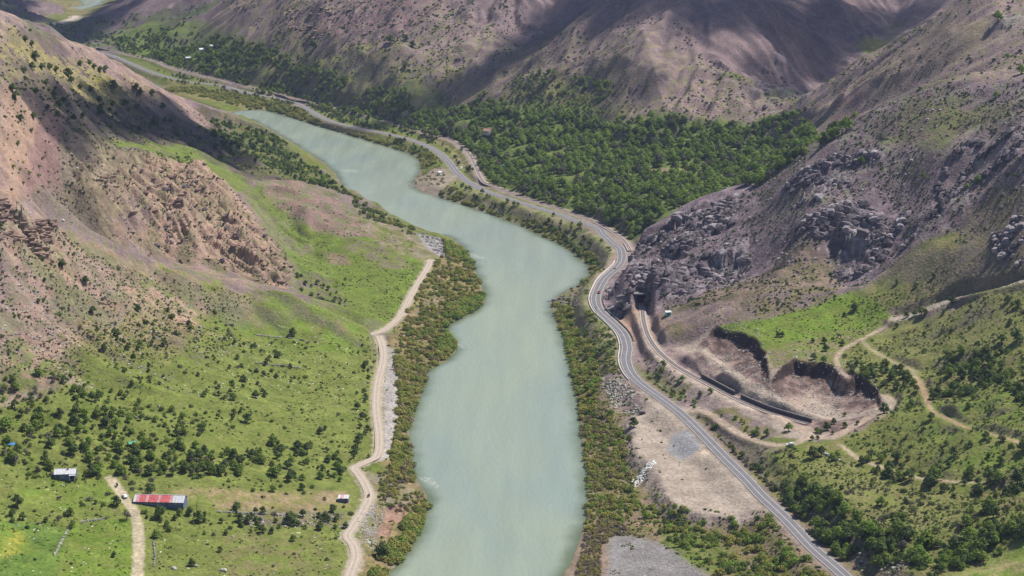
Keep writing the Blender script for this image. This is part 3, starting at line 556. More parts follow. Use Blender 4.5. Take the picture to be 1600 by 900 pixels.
# --- left bank strip
F([(540,960),(560,830),(590,740),(600,700),(600,540),(640,470),(680,400),(735,395),(760,470),(715,540),(675,580),(640,680),(640,735),(668,780),(610,900),(590,960)], OLIVE*1.05, cc(.25,.18,.10), 3, 6, .95)
F([(560,730),(600,745),(640,760),(650,790),(600,790),(580,770)], cc(.30,.25,.20), OLIVE, 4, 5, .8); F([(566,790),(590,790),(588,850),(570,850)], GREY, OLIVE, 3, 3, .7)
for q in ([(606,795),(632,793),(628,816),(598,818)], [(596,822),(612,823),(604,840),(588,838)]): F(q, cc(.34,.21,.15), cc(.30,.19,.14), .5, .3, 1, z=2)
# --- left farmland
LF = [(-40,600),(0,560),(120,520),(250,560),(330,520),(300,480),(460,470),(590,525),(592,600),(585,700),(545,735),(560,780),(540,850),(530,980),(-40,980)]
F(LF, MEADOW*1.1, OLIVE*1.1, 5, 8)
F(LF, BRIGHT*1.05, MEADOW*1.15, 10, 30, .6, N1, (0,.2))
F([(260,430),(460,468),(580,520),(560,560),(400,520),(280,480)], BRIGHT*1.05, MEADOW*1.1, 5, 8, .7)
F([(0,815),(80,815),(110,830),(70,960),(-30,960)], cc(.10,.17,.03), cc(.12,.18,.035), 3, 2, .9); F([(0,820),(40,830),(45,860),(0,875)], YEL*.8, BRIGHT, 4, 6, .7)
F([(110,815),(205,810),(210,960),(80,960)], BRIGHT, MEADOW*1.1, 1.5, 1.5, .9); F([(40,745),(160,750),(190,790),(80,800),(20,780)], BRIGHT*1.1, MEADOW*1.2, 5, 5, .6)
F([(330,770),(540,768),(545,790),(500,800),(340,795)], cc(.33,.24,.15), OLIVE*1.2, 3, 3, .85); F([(230,765),(380,762),(400,775),(230,785)], cc(.36,.27,.15), MEADOW, 4, 6, .6)
F([(340,830),(500,830),(530,890),(400,940),(330,900)], DRY*.8, MEADOW, 10, 15, .7); F([(370,800),(540,800),(545,822),(380,822)], MAUVE, OLIVE, 4, 6, .7)
F([(590,560),(622,560),(618,640),(612,700),(596,715),(600,640)], GREY*1.15, cc(.38,.33,.29), 2, 2, .85)
# --- left hills
F([(0,30),(60,55),(130,76),(200,110),(260,150),(375,187),(430,210),(540,300),(460,283),(400,283),(300,239),(200,214),(100,183),(60,165),(0,120)], cc(.105,.08,.085), OLIVE*.65, 5, 8)  # shade of the grazing light painted in as darker ground
F([(95,68),(200,110),(290,160),(330,190),(250,175),(160,125),(110,95)], cc(.30,.21,.19), cc(.35,.25,.19), 4, 8, .9)
F([(0,48),(60,72),(150,105),(220,150),(200,165),(100,130),(0,95)], YEL, OLIVE*1.4, 4, 6, 1, None, (.35,.25)); F([(0,110),(80,140),(140,175),(90,180),(0,140)], YEL, OLIVE*1.3, 4, 6, .9, None, (.15,.25))
F([(180,120),(240,135),(260,160),(200,165)], cc(.42,.28,.19), DRY, 4, 8, .7)
F([(350,180),(430,212),(540,300),(480,285),(400,260),(330,215)], GREEN2, OLIVE, 5, 6, .8)
F([(0,5),(15,20),(40,45),(0,60)], cc(.42,.31,.25), MAUVE, 4, 4, .9)
F([(0,140),(60,165),(110,190),(90,240),(40,330),(0,320)], ORANGE*.95, TAN*1.05, 5, 8); F([(50,140),(125,170),(130,190),(60,175)], cc(.45,.36,.28), TAN, 4, 4, .8)
F([(60,190),(105,195),(95,250),(75,300),(30,310),(45,250)], REDP*1.3, REDP, 4, 5, .85)
F([(105,190),(200,213),(300,238),(290,265),(200,250),(110,260),(60,330),(40,330)], OLIVE*.95, cc(.19,.15,.12), 5, 8, .9)
F([(60,200),(200,213),(300,238),(300,262),(230,300),(200,390),(150,366),(60,336),(50,300)], cc(.13,.125,.07), cc(.21,.155,.13), 5, 8, .95); F([(230,262),(300,262),(345,285),(385,320),(415,365),(455,415),(450,455),(400,440),(350,428),(250,406),(180,380),(160,330)], TAN*.95, cc(.25,.165,.135), 5, 8, .95)
F([(150,215),(300,238),(350,262),(400,290),(360,300),(300,268),(230,245)], MEADOW*1.05, BRIGHT, 4, 5, .9)
F([(120,250),(200,240),(260,300),(230,340),(150,345),(110,320)], OLIVE*.9, MAUVE, 6, 10, .75, None, (.1,.25)); F([(180,310),(225,300),(240,350),(200,370),(170,350)], DMAUVE*1.2, MAUVE*.8, 3, 8, .8); F([(300,300),(360,310),(400,380),(380,420),(300,400)], OLIVE, MAUVE*.9, 5, 12, .6, None, (-.05,.2)); F([(110,245),(455,415),(450,450),(250,405),(80,320)], DMAUVE*1.1, REDP*1.2, 5, 12, .8, N4, (-.2,.15))
F([(0,310),(60,338),(150,380),(250,416),(300,430),(330,480),(200,520),(100,560),(0,600)], TAN*.98, cc(.33,.25,.21), 5, 8, .95)
F([(60,338),(150,380),(250,416),(420,460),(400,480),(300,470),(180,420),(80,370)], OLIVE*1.15, DRY, 5, 8, .65)
F([(0,400),(100,440),(130,500),(0,510)], cc(.38,.33,.31), MAUVE*1.2, 6, 10, .8, None, (.15,.25)); F([(60,400),(130,430),(125,460),(80,460)], ORANGE*.9, TAN, 4, 5, .7)
F([(80,470),(240,470),(330,530),(260,570),(140,560)], OLIVE*1.1, DRY*.9, 8, 14, .7); F([(0,520),(120,560),(130,600),(0,640)], cc(.33,.22,.17), MAUVE*1.1, 6, 12, .85)
F([(400,285),(460,283),(545,330),(640,375),(680,400),(650,440),(600,515),(540,500),(490,480),(460,450),(455,415),(415,365),(385,315)], MEADOW, BRIGHT, 4, 5, .95)
F([(400,283),(455,281),(520,310),(570,350),(600,372),(540,372),(480,355),(430,320)], cc(.26,.165,.14), MAUVE*1.05, 4, 6, .9)
F([(560,335),(650,372),(690,395),(665,412),(600,385),(560,360)], cc(.29,.22,.19), OLIVE, 4, 6, .75); F([(510,395),(540,398),(548,412),(515,415)], cc(.28,.17,.13), MAUVE, 3, 3, .8)
F([(540,370),(610,385),(650,420),(600,420),(540,390)], MAUVE, OLIVE, 4, 8, .6); F([(460,420),(500,430),(540,470),(545,490),(500,480),(465,455)], DMAUVE, OLIVE, 4, 5, .7)
F([(650,365),(690,372),(715,392),(690,402),(665,388)], cc(.27,.25,.27), GREY, 2, 3, .8)
F([(0,60),(200,130),(430,215),(540,300),(640,375),(600,500),(330,480),(60,330),(0,310)], OLIVE*1.05, MEADOW*.9, 6, 20, .6, N2, (-.12,.2))
F([(0,320),(250,416),(400,455),(560,520),(330,560),(0,620)], OLIVE*1.1, MEADOW*1.05, 6, 25, .8, N1, (-.02,.18))
F([(0,150),(110,190),(60,330),(0,310)], ORANGE*.95, TAN, 5, 8, .7, N2, (.1,.2)); F([(60,190),(105,195),(95,250),(75,300),(35,310),(45,250)], REDP*1.4, REDP*1.1, 4, 5, .8)
# steep and rocky faces: bare rock where the ground is too steep for soil
gz_u = np.gradient(VZ.reshape(NV, NU), axis=1) / np.maximum(np.gradient(VX.reshape(NV, NU), axis=1), .1); gz_v = np.gradient(VZ.reshape(NV, NU), axis=0) / np.maximum(np.gradient(VY.reshape(NV, NU), axis=0), .1)
SLD = np.hypot(gz_u, gz_v).ravel()
rk = MK['rk'] * ss(.05, .4, MK['rn'] + .2 * N2)
lf = (VX < -180)[:, None]; COL = mx3(COL, mx3(np.where(lf, cc(.17,.115,.10)[None], cc(.10,.088,.10)[None]), np.where(lf, cc(.46,.36,.29)[None], cc(.37,.345,.365)[None]), ss(-.25, .8, MK['rn2'] * .6 + N2 * .5 + N4 * 1.1)), np.clip(rk, 0, 1) * .9)
COL = mx3(COL, mx3(cc(.30,.20,.155)[None] * one[:, None], cc(.45,.34,.26)[None], ss(-.3, .3, N4 + MK['g3'] * .5)), MK['bl'] * ss(.35, .9, SLD) * .35)
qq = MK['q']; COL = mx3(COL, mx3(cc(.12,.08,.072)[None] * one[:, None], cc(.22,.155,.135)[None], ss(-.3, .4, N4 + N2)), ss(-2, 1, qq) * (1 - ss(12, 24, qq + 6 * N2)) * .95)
COL = mx3(COL, cc(.05,.034,.031)[None], ss(.35, .9, SLD) * ss(-2.5, -.8, qq) * (1 - ss(4, 8, qq + 3 * N4)) * .95)  # quarry wall in shadow: the shade is painted in as near-black soil
COL = mx3(COL, (MAUVE * 1.05)[None], ss(.55, .95, SLD) * (1 - MK['bl']) * .4 * (MK['q'] < -5))
F([(1035,535),(1085,556),(1130,582),(1180,608),(1250,640),(1262,654),(1200,636),(1150,612),(1100,588),(1040,560)], MAUVE*1.1, cc(.29,.22,.19), 2, 3, .95)
F([(1085,645),(1130,636),(1180,655),(1222,678),(1190,688),(1135,668)], MAUVE*1.1, OLIVE, 2, 5, .9)
# bench of gravel, with its puddle-grey patch
bb = ss(-10, -2, MK['b'] + N4); COL = mx3(COL, mx3(cc(.25,.19,.165)[None] * one[:, None], cc(.33,.27,.235)[None], ss(-.3, .3, N4 + N2)), bb)
bb = ss(-3, 2, MK['b']); COL = mx3(COL, mx3(GRAV[None] * one[:, None], (GRAV * .85)[None], ss(-.3, .4, N1 + N2)), bb)
F([(1048,685),(1075,682),(1095,695),(1092,712),(1065,718),(1045,705)], cc(.27,.265,.27), cc(.25,.25,.26), 2, 2, 1, z=9.6); F([(1090,712),(1112,712),(1112,724),(1095,724)], cc(.58,.46,.34), GRAV, 2, 2, .8, z=9.6)
# verges of roads, river bed
for pl, w0, w1, cl in ((road, 4, 6.5, GRAV*.7), (railb, 3, 7, cc(.33,.25,.22)), (roadf, 9, 14, GRAV), (dirt, 2.5, 5, cc(.40,.34,.27)), (dirt2, 2.5, 5, cc(.42,.35,.28))):
    d = seg_dist(VX, VY, pl[:, :2], reach=20); COL = mx3(COL, cl[None], (1 - ss(w0, w1, d + 2 * N4)) * .85)
for k, t in tracks.items():
    d = seg_dist(VX, VY, t[:, :2], reach=16); hw = dict(farm=2.6, wash=5, wl=4, r1=2.6, r1b=4.0, q=4.0).get(k, 1.45)
    cl = dict(wash=cc(.38,.33,.28), wl=cc(.36,.33,.31), farm=cc(.50,.41,.30), q=GRAV*1.05, r2=cc(.36,.24,.17)).get(k, cc(.40,.31,.24))
    COL = mx3(COL, cl[None], (1 - ss(hw * .7, hw * 1.35, d + 1.0 * N4)) * (.8 if k != 'u2' else .5))
o_ = MK['o']; COL = mx3(COL, cc(.20,.16,.12)[None], ss(-1, .5, -(np.abs(o_) - 3) + N4) * .6)
COL = mx3(COL, cc(.22,.24,.18)[None], ss(0, 3, -o_))
COL = np.clip(COL * (1 + (.18 * N4 + .12 * N2) * (1 - .75 * ss(-1, 3, MK['b'])))[:, None], .01, .9)

me = bpy.data.meshes.new('ground'); NQ = (NU - 1) * (NV - 1)
me.vertices.add(len(VX)); me.vertices.foreach_set('co', np.stack([VX, VY, VZ], 1).astype(np.float32).ravel())
ii = (np.arange(NV - 1)[:, None] * NU + np.arange(NU - 1)[None]).ravel()
qd = np.stack([ii, ii + 1, ii + NU + 1, ii + NU], 1).astype(np.int32)
me.loops.add(NQ * 4); me.loops.foreach_set('vertex_index', qd.ravel()); me.polygons.add(NQ)
me.polygons.foreach_set('loop_start', np.arange(NQ, dtype=np.int32) * 4); me.polygons.foreach_set('loop_total', np.full(NQ, 4, np.int32))
me.polygons.foreach_set('use_smooth', np.ones(NQ, bool)); me.update(calc_edges=True)
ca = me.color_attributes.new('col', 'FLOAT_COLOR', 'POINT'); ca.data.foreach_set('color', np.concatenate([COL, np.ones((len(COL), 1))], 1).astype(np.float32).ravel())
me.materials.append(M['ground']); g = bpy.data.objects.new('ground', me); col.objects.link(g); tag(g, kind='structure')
ZG = VZ.reshape(NV, NU)
def hz(x, y):
    """height read from the built mesh"""
    x = np.asarray(x, float); y = np.asarray(y, float)
    j = np.clip(np.searchsorted(ld, y) - 1, 0, NV - 2); fv = np.clip((y - ld[j]) / (ld[j + 1] - ld[j]), 0, 1); u = x / y
    i = np.clip(np.searchsorted(ua, u) - 1, 0, NU - 2); fu = np.clip((u - ua[i]) / (ua[i + 1] - ua[i]), 0, 1)
    return (ZG[j, i] * (1 - fu) + ZG[j, i + 1] * fu) * (1 - fv) + (ZG[j + 1, i] * (1 - fu) + ZG[j + 1, i + 1] * fu) * fv
def at(px, py):
    x, y, z = march(np.array([float(px)]), np.array([float(py)]), hz, 3.0); return Vector((float(x[0]), float(y[0]), float(hz(x, y)[0])))

# ---------------------------------------------------------------- water
wm = bpy.data.materials.new('river_water'); wm.use_nodes = True; t = wm.node_tree; b = t.nodes['Principled BSDF']; N = t.nodes.new; L = t.links.new
b.inputs['Roughness'].default_value = .22; b.inputs['IOR'].default_value = 1.33; b.inputs['Specular IOR Level'].default_value = .4
geo = N('ShaderNodeNewGeometry'); mp = N('ShaderNodeMapping'); mp.inputs['Scale'].default_value = (1, .35, 1); L(geo.outputs['Position'], mp.inputs[0])
n1 = N('ShaderNodeTexNoise'); n1.inputs['Scale'].default_value = .012; n1.inputs['Detail'].default_value = 5; n1.inputs['Distortion'].default_value = 1.2; L(mp.outputs[0], n1.inputs['Vector'])
rp = N('ShaderNodeValToRGB'); rp.color_ramp.elements[0].position = .35; rp.color_ramp.elements[0].color = (.275,.318,.235,1); rp.color_ramp.elements[1].position = .65; rp.color_ramp.elements[1].color = (.24,.292,.25,1)
L(n1.outputs[0], rp.inputs[0]); L(rp.outputs[0], b.inputs['Base Color'])
n2 = N('ShaderNodeTexNoise'); n2.inputs['Scale'].default_value = .45; n2.inputs['Detail'].default_value = 5; L(mp.outputs[0], n2.inputs['Vector'])
bp = N('ShaderNodeBump'); bp.inputs['Distance'].default_value = .5; bp.inputs['Strength'].default_value = .6; L(n2.outputs[0], bp.inputs['Height']); L(bp.outputs[0], b.inputs['Normal'])
n3 = N('ShaderNodeTexNoise'); n3.inputs['Scale'].default_value = 1; n3.inputs['Detail'].default_value = 4; mp3 = N('ShaderNodeMapping'); mp3.inputs['Scale'].default_value = (.09, .009, 1); L(geo.outputs['Position'], mp3.inputs[0]); L(mp3.outputs[0], n3.inputs['Vector'])
r3 = N('ShaderNodeMapRange'); r3.inputs[1].default_value = .35; r3.inputs[2].default_value = .65; r3.inputs[3].default_value = .955; r3.inputs[4].default_value = 1.04; L(n3.outputs[0], r3.inputs[0]); sc3 = N('ShaderNodeVectorMath'); sc3.operation = 'SCALE'; L(rp.outputs[0], sc3.inputs[0]); L(r3.outputs[0], sc3.inputs['Scale']); L(sc3.outputs[0], b.inputs['Base Color'])  # flow streaks: reflection and wave brightness painted into the water colour
r4 = N('ShaderNodeMapRange'); r4.inputs[1].default_value = .35; r4.inputs[2].default_value = .65; r4.inputs[3].default_value = .16; r4.inputs[4].default_value = .30; L(n3.outputs[0], r4.inputs[0]); L(r4.outputs[0], b.inputs['Roughness'])
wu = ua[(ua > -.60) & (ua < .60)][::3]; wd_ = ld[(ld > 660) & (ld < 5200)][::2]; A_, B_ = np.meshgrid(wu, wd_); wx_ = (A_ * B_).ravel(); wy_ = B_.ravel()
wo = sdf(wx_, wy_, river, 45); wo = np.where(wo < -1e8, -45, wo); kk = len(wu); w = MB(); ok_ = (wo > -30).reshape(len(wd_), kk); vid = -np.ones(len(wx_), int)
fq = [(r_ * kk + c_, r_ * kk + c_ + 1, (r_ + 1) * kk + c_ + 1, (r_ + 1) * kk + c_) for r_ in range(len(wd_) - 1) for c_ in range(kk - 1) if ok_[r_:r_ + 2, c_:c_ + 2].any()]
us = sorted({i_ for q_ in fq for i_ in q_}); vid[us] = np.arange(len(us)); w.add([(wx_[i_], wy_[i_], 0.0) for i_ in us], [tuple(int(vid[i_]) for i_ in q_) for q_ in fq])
wob = w.obj('river_water', wm); tag(wob, kind='structure'); sh = wo[us] + 3 * fbm(wx_[us], wy_[us], 18, 3, 31); sa = wob.data.attributes.new('shore_reflect', 'FLOAT', 'POINT'); sa.data.foreach_set('value', ss(-2, 9, sh).astype(np.float32))
sa_ = N('ShaderNodeAttribute'); sa_.attribute_name = 'shore_reflect'; mx_ = N('ShaderNodeMix'); mx_.data_type = 'RGBA'; mx_.inputs[6].default_value = (.105, .13, .065, 1); L(sc3.outputs[0], mx_.inputs[7]); L(sa_.outputs['Fac'], mx_.inputs[0]); L(mx_.outputs[2], b.inputs['Base Color'])  # shallows and bank reflections painted as darker olive water along the edges
fm = bpy.data.materials.new('river_foam'); fm.use_nodes = True; t = fm.node_tree; b = t.nodes['Principled BSDF']; b.inputs['Base Color'].default_value = (.75,.78,.72,1); b.inputs['Roughness'].default_value = .8
nn = t.nodes.new('ShaderNodeTexNoise'); nn.inputs['Scale'].default_value = .8; nn.inputs['Detail'].default_value = 5; gg = t.nodes.new('ShaderNodeNewGeometry'); t.links.new(gg.outputs['Position'], nn.inputs['Vector'])
rr = t.nodes.new('ShaderNodeMapRange'); rr.inputs[1].default_value = .50; rr.inputs[2].default_value = .75; t.links.new(nn.outputs[0], rr.inputs[0]); t.links.new(rr.outputs[0], b.inputs['Alpha'])
for i, (pts, wd) in enumerate(((((533,266),(546,267),(560,269)), 5), (((651,747),(662,748),(672,752),(682,762)), 2.0), (((708,538),(718,540),(726,545)), 1.2), (((866,468),(880,462)), 1.2), (((738,396),(746,402),(760,404)), 3))):
    q = smooth([P(a, c_, .04) for a, c_ in pts], 4); v = []; f = []
    for k in range(len(q)):
        d = q[min(k + 1, len(q) - 1)] - q[max(k - 1, 0)]; d = np.array([-d[1], d[0]]) / (np.hypot(d[0], d[1]) + 1e-6); ww = wd * (.3 + math.sin(math.pi * (k + .6) / (len(q) + .4))) * (1 + .3 * random.random())
        v += [(q[k][0] + d[0] * ww, q[k][1] + d[1] * ww, .05), (q[k][0] - d[0] * ww, q[k][1] - d[1] * ww, .05)]
        if k: f.append((2*k-2, 2*k-1, 2*k+1, 2*k))
    mb = MB(); mb.add(v, f); tag(mb.obj('river_foam', fm), kind='stuff')

# ---------------------------------------------------------------- roads and railway
def offs(pl, off):
    d = np.gradient(pl[:, :2], axis=0); d /= np.hypot(d[:, 0], d[:, 1])[:, None] + 1e-9
    q = pl.copy(); q[:, 0] += -d[:, 1] * off; q[:, 1] += d[:, 0] * off; return q
def fine(pl, step=3.0):
    s = np.concatenate([[0], np.cumsum(np.hypot(np.diff(pl[:, 0]), np.diff(pl[:, 1])))]); k = max(2, int(s[-1] / step)); u = np.linspace(0, s[-1], k)
    return np.stack([np.interp(u, s, pl[:, i]) for i in range(3)], 1)
def ribbon(name, pl, l, r, dz, m, nx=1, gaps=None, drape=False, jit=0):
    pl = fine(pl); cols = [offs(pl, l + (r - l) * i / nx) for i in range(nx + 1)]; mb = MB(); k = len(pl)
    for ci, c_ in enumerate(cols):
        if drape: c_[:, 2] = hz(c_[:, 0], c_[:, 1])
        c_[:, 2] += dz
    v = np.stack(cols, 1).reshape(-1, 3); f = []
    for i in range(k - 1):
        if gaps and not gaps(i): continue
        for j in range(nx): a = i * (nx + 1) + j; f.append((a + 1, a, a + nx + 1, a + nx + 2))
    mb.add(v, f); return mb.obj(name, m)
road_m = road.copy()
tag(ribbon('road', road_m, 3.55, -3.55, .10, M['asphalt'], 2), kind='structure')
for o_x, wd in ((3.15, .19), (-3.15, .19)): tag(ribbon('road_edge_line', road_m, o_x + wd/2, o_x - wd/2, .108, M['paint']), kind='structure')
tag(ribbon('road_centre_line', road_m, .11, -.11, .108, M['paint']), kind='structure')
tag(ribbon('far_road', roadf, 5, -5, .3, M['rut']), kind='structure')
# valley dirt road
def dirt_road(name, pl, hw, m=M['dirt'], dz=.1): tag(ribbon(name, pl, hw, -hw, dz, m), kind='structure')
dirt_road('dirt_road', dirt, 2.6); dirt_road('dirt_road', dirt2, 2.4)
for pl in (dirt, dirt2):
    for sx in (-1, 1): tag(ribbon('wheel_track', pl, sx * 1.1 + .42, sx * 1.1 - .42, .108, M['rut']), kind='structure')
for nm, pl in (('railway_ballast', raila), ('railway_ballast', railb)):
    tag(ribbon(nm, pl, 2.1, -2.1, .18, M['ballast']), kind='structure')
    k = fine(pl, 1.0); mb = MB(); dd = np.gradient(k[:, :2], axis=0)
    for i in range(0, len(k), 1 if pl is raila else 2):
        a = math.atan2(dd[i, 1], dd[i, 0]); x, y, z = k[i]; mb.box(x - .16, x + .16, y - 1.3, y + 1.3, z + .16, z + .30, 0, 0, a, (x, y))
    tag(mb.obj('railway_sleepers', M['sleeper']), kind='stuff')
    for sx in (-.75, .75):
        mb = MB(); q = offs(fine(pl, 4), sx)
        for i in range(len(q) - 1):
            a = Vector(q[i]); b_ = Vector(q[i + 1]); d = (b_ - a).normalized(); nrm = Vector((-d.y, d.x, 0)) * .09
            mb.add([a - nrm + Vector((0,0,.3)), a + nrm + Vector((0,0,.3)), b_ + nrm + Vector((0,0,.3)), b_ - nrm + Vector((0,0,.3)), a - nrm + Vector((0,0,.5)), a + nrm + Vector((0,0,.5)), b_ + nrm + Vector((0,0,.5)), b_ - nrm + Vector((0,0,.5))], [(4,7,6,5),(0,1,5,4),(2,3,7,6),(1,2,6,5),(3,0,4,7)])
        tag(mb.obj('railway_rail', M['rail']), kind='structure')
#PART2
# ---------------------------------------------------------------- plants: prototypes
def leaf_cloud(seed, lobes, nleaf, size, flat=.75, core=.8):
    """many small leaf clumps on and in a few overlapping lobes; (x,y,z,r) lobes"""
    r = np.random.default_rng(seed); v = []; f = []; lv = []
    w = np.array([l[3] ** 2 for l in lobes]); w = w / w.sum()
    for i in range(nleaf):
        l = lobes[r.choice(len(lobes), p=w)]; d = r.normal(size=3); d /= np.linalg.norm(d) + 1e-6
        if d[2] < -.35: d[2] *= -.5
        rad = l[3] * (1 - abs(r.normal()) * .22) * (1 + .12 * math.sin(d[0] * 7 + seed) * math.cos(d[1] * 6))
        p = np.array([l[0], l[1], l[2]]) + d * rad * np.array([1, 1, flat])
        nrm = d + np.array([0, 0, .25]) + r.normal(size=3) * .36; nrm /= np.linalg.norm(nrm); a = np.cross(nrm, r.normal(size=3)); a /= np.linalg.norm(a); b_ = np.cross(nrm, a)
        s_ = size * r.uniform(.6, 1.35); k = len(v); m = r.uniform(.55, 1)
        v += [p - a * s_, p - b_ * s_ * m * .8, p + a * s_, p + b_ * s_ * m]; f.append((k, k+1, k+2, k+3)); lv.append(r.uniform(0, 1) * .7 + .3 * (d[2] > 0))  # sunlit crown tops put into the leaf tone: upper side lighter
    return v, f, lv
def plant_mesh(name, seed, lobes, nleaf, size, m, flat=.75):
    v, f, lv = leaf_cloud(seed, lobes, nleaf, size, flat); me = bpy.data.meshes.new(name); me.from_pydata([tuple(q) for q in v], [], f); me.materials.append(m)
    at_ = me.attributes.new('lv', 'FLOAT', 'FACE'); at_.data.foreach_set('value', np.array(lv, np.float32)); me.update(); return me
def trunk_mesh(seed, h, r):
    q = random.Random(seed); mb = MB(); top = (q.uniform(-.3,.3), q.uniform(-.3,.3), h * .75); mb.tube([(0,0,-.6),(0,0,.2),(top[0]*.4,top[1]*.4,h*.4),top], [r*1.3, r, r*.75, r*.3], 6)
    for i in range(4):
        a = i * 1.6 + q.random(); L_ = h * q.uniform(.3,.45); mb.tube([(top[0]*.3,top[1]*.3,h*.33),(math.cos(a)*L_*.5,math.sin(a)*L_*.5,h*.5),(math.cos(a)*L_,math.sin(a)*L_,h*.72)], [r*.5, r*.32, r*.12], 4)
    return mb.mesh('trunk', M['bark'])
TREES = []      # (crown mesh, trunk mesh); unit height about 1 = 6 m tree scaled later: built at crown radius ~ 1 * 3 m
LEAFS = [M['leafA'], M['leafB'], M['leafE'], M['leafB'], M['leafA'], M['leafG']]
for i in range(6):
    q = random.Random(100 + i); lb = [(0, 0, 2.9, 1.9)]
    for k in range(6):
        a = k * 1.05 + q.random() * .7; rr_ = q.uniform(.9, 1.7); lb.append((math.cos(a) * rr_, math.sin(a) * rr_, q.uniform(1.3, 3.3), q.uniform(.9, 1.5)))
    lb.append((q.uniform(-.4,.4), q.uniform(-.4,.4), 4.2, 1.1))
    TREES.append((plant_mesh('crown', i, lb, [520, 560, 480, 540, 460, 260][i], .36, LEAFS[i], .85), trunk_mesh(i, 3.4, .2)))
BUSH = []
for i, (m, nl) in enumerate(((M['leafD'], 210), (M['leafB'], 220), (M['leafA'], 200), (M['leafG'], 150), (M['leafC'], 240), (M['leafC'], 240), (M['leafF'], 170), (M['leafE'], 200))):
    q = random.Random(200 + i); lb = [(0, 0, .55, .85)] + [(q.uniform(-.75,.75), q.uniform(-.75,.75), q.uniform(.35,.7), q.uniform(.4,.7)) for _ in range(4)]
    BUSH.append(plant_mesh('bush', 50 + i, lb, nl, .17, m, .95))
TUFT = []
for i, m in enumerate((M['leafD'], M['leafB'], M['leafA'])):
    q = random.Random(300 + i); lb = [(0, 0, .35, .55)] + [(q.uniform(-.6,.6), q.uniform(-.6,.6), .3, .4) for _ in range(3)]
    TUFT.append(plant_mesh('tuft', 70 + i, lb, 46, .25, m, .8))
# poplars: tall and narrow
POP = [plant_mesh('crown', 90 + i, [(0, 0, z, .95 * math.sin(math.pi * min(1, (z + .5) / 12)) + .25) for z in np.arange(1.5, 11, .9)], 420, .34, M['leafE'], 1.1) for i in range(2)]

# ---------------------------------------------------------------- plants: where they stand
PL = dict(tree=[], bush=[], tuft=[], orchard=[], poplar=[])
roads_all = [(road, 7), (railb, 4), (raila, 5), (dirt, 4), (dirt2, 3.5)] + [(t, 3.2) for t in tracks.values()]
FOOT = []      # building footprints to keep clear: (x,y,r)
def ok_ground(x, y, z, zmin=.15, road_clear=True):
    ok = (z > zmin) & ((sdf(x, y, BENCH, 10) < -1) | (gn(x * .13, y * .13, 5) > .42)) & (sdf(x, y, QUARRY, 10) < 0) & (sdf(x, y, FIELD, 10) < -2) & ((sdf(x, y, PEB, 10) < 0) | (gn(x * .1, y * .1, 9) > .4))
    if road_clear:
        for pl, w_ in roads_all:
            ok &= seg_dist(x, y, pl[:, :2], reach=w_ + 1) > w_
    for fx, fy, fr in FOOT: ok &= (x - fx) ** 2 + (y - fy) ** 2 > fr * fr
    return ok
def scatter(kind, pts, cnt, smin, smax, variants, clump=0.0, cs=25, spacing=1.5, z=None, zone='', slope=9, pw=2.0, seedk=0):
    pl = poly(pts, z); x0, y0 = pl.min(0); x1, y1 = pl.max(0); r = np.random.default_rng(len(PL[kind]) + cnt + int(abs(x0)) + seedk)
    ar = 0; m = cnt * 16; x = r.uniform(x0, x1, m); y = r.uniform(y0, y1, m)
    k = inside(x, y, pl); x = x[k]; y = y[k]
    if clump > 0:
        nn_ = fbm(x, y, cs, 2, 500 + seedk) + fbm(x, y, cs * .35, 2, 510 + seedk) * .6
        k = nn_ > np.quantile(nn_, clump) - .25 * (1 - clump) * r.random(len(x)); x = x[k]; y = y[k]
    zz = hz(x, y); k = ok_ground(x, y, zz); x = x[k]; y = y[k]; zz = zz[k]
    sc__ = smin + (smax - smin) * r.random(len(x)) ** pw
    cell = {}; n_ = 0
    for i in range(len(x)):
        g_ = (int(x[i] / spacing), int(y[i] / spacing))
        if g_ in cell: continue
        cell[g_] = 1; PL[kind].append((x[i], y[i], zz[i], sc__[i], int(variants[r.integers(len(variants))]), r.uniform(0, 6.28), zone)); n_ += 1
        if n_ >= cnt: break
def put(kind, px, py, s_, v, zone='', ex=None):
    p = at(px, py)
    if np.isnan(p.x): return
    PL[kind].append((p.x, p.y, float(hz(p.x, p.y)), s_, v, random.uniform(0, 6.28), zone))
BARN = (252, 779); HOUSE = (102, 739); HUT = (537, 777)
for px, py, rr_ in ((252, 781, 15), (102, 743, 6), (537, 780, 4), (206, 695, 3), (763, 204, 7), (318, 77, 8)):
    p = at(px, py); FOOT.append((p.x, p.y, rr_))

Z1 = 'farm'
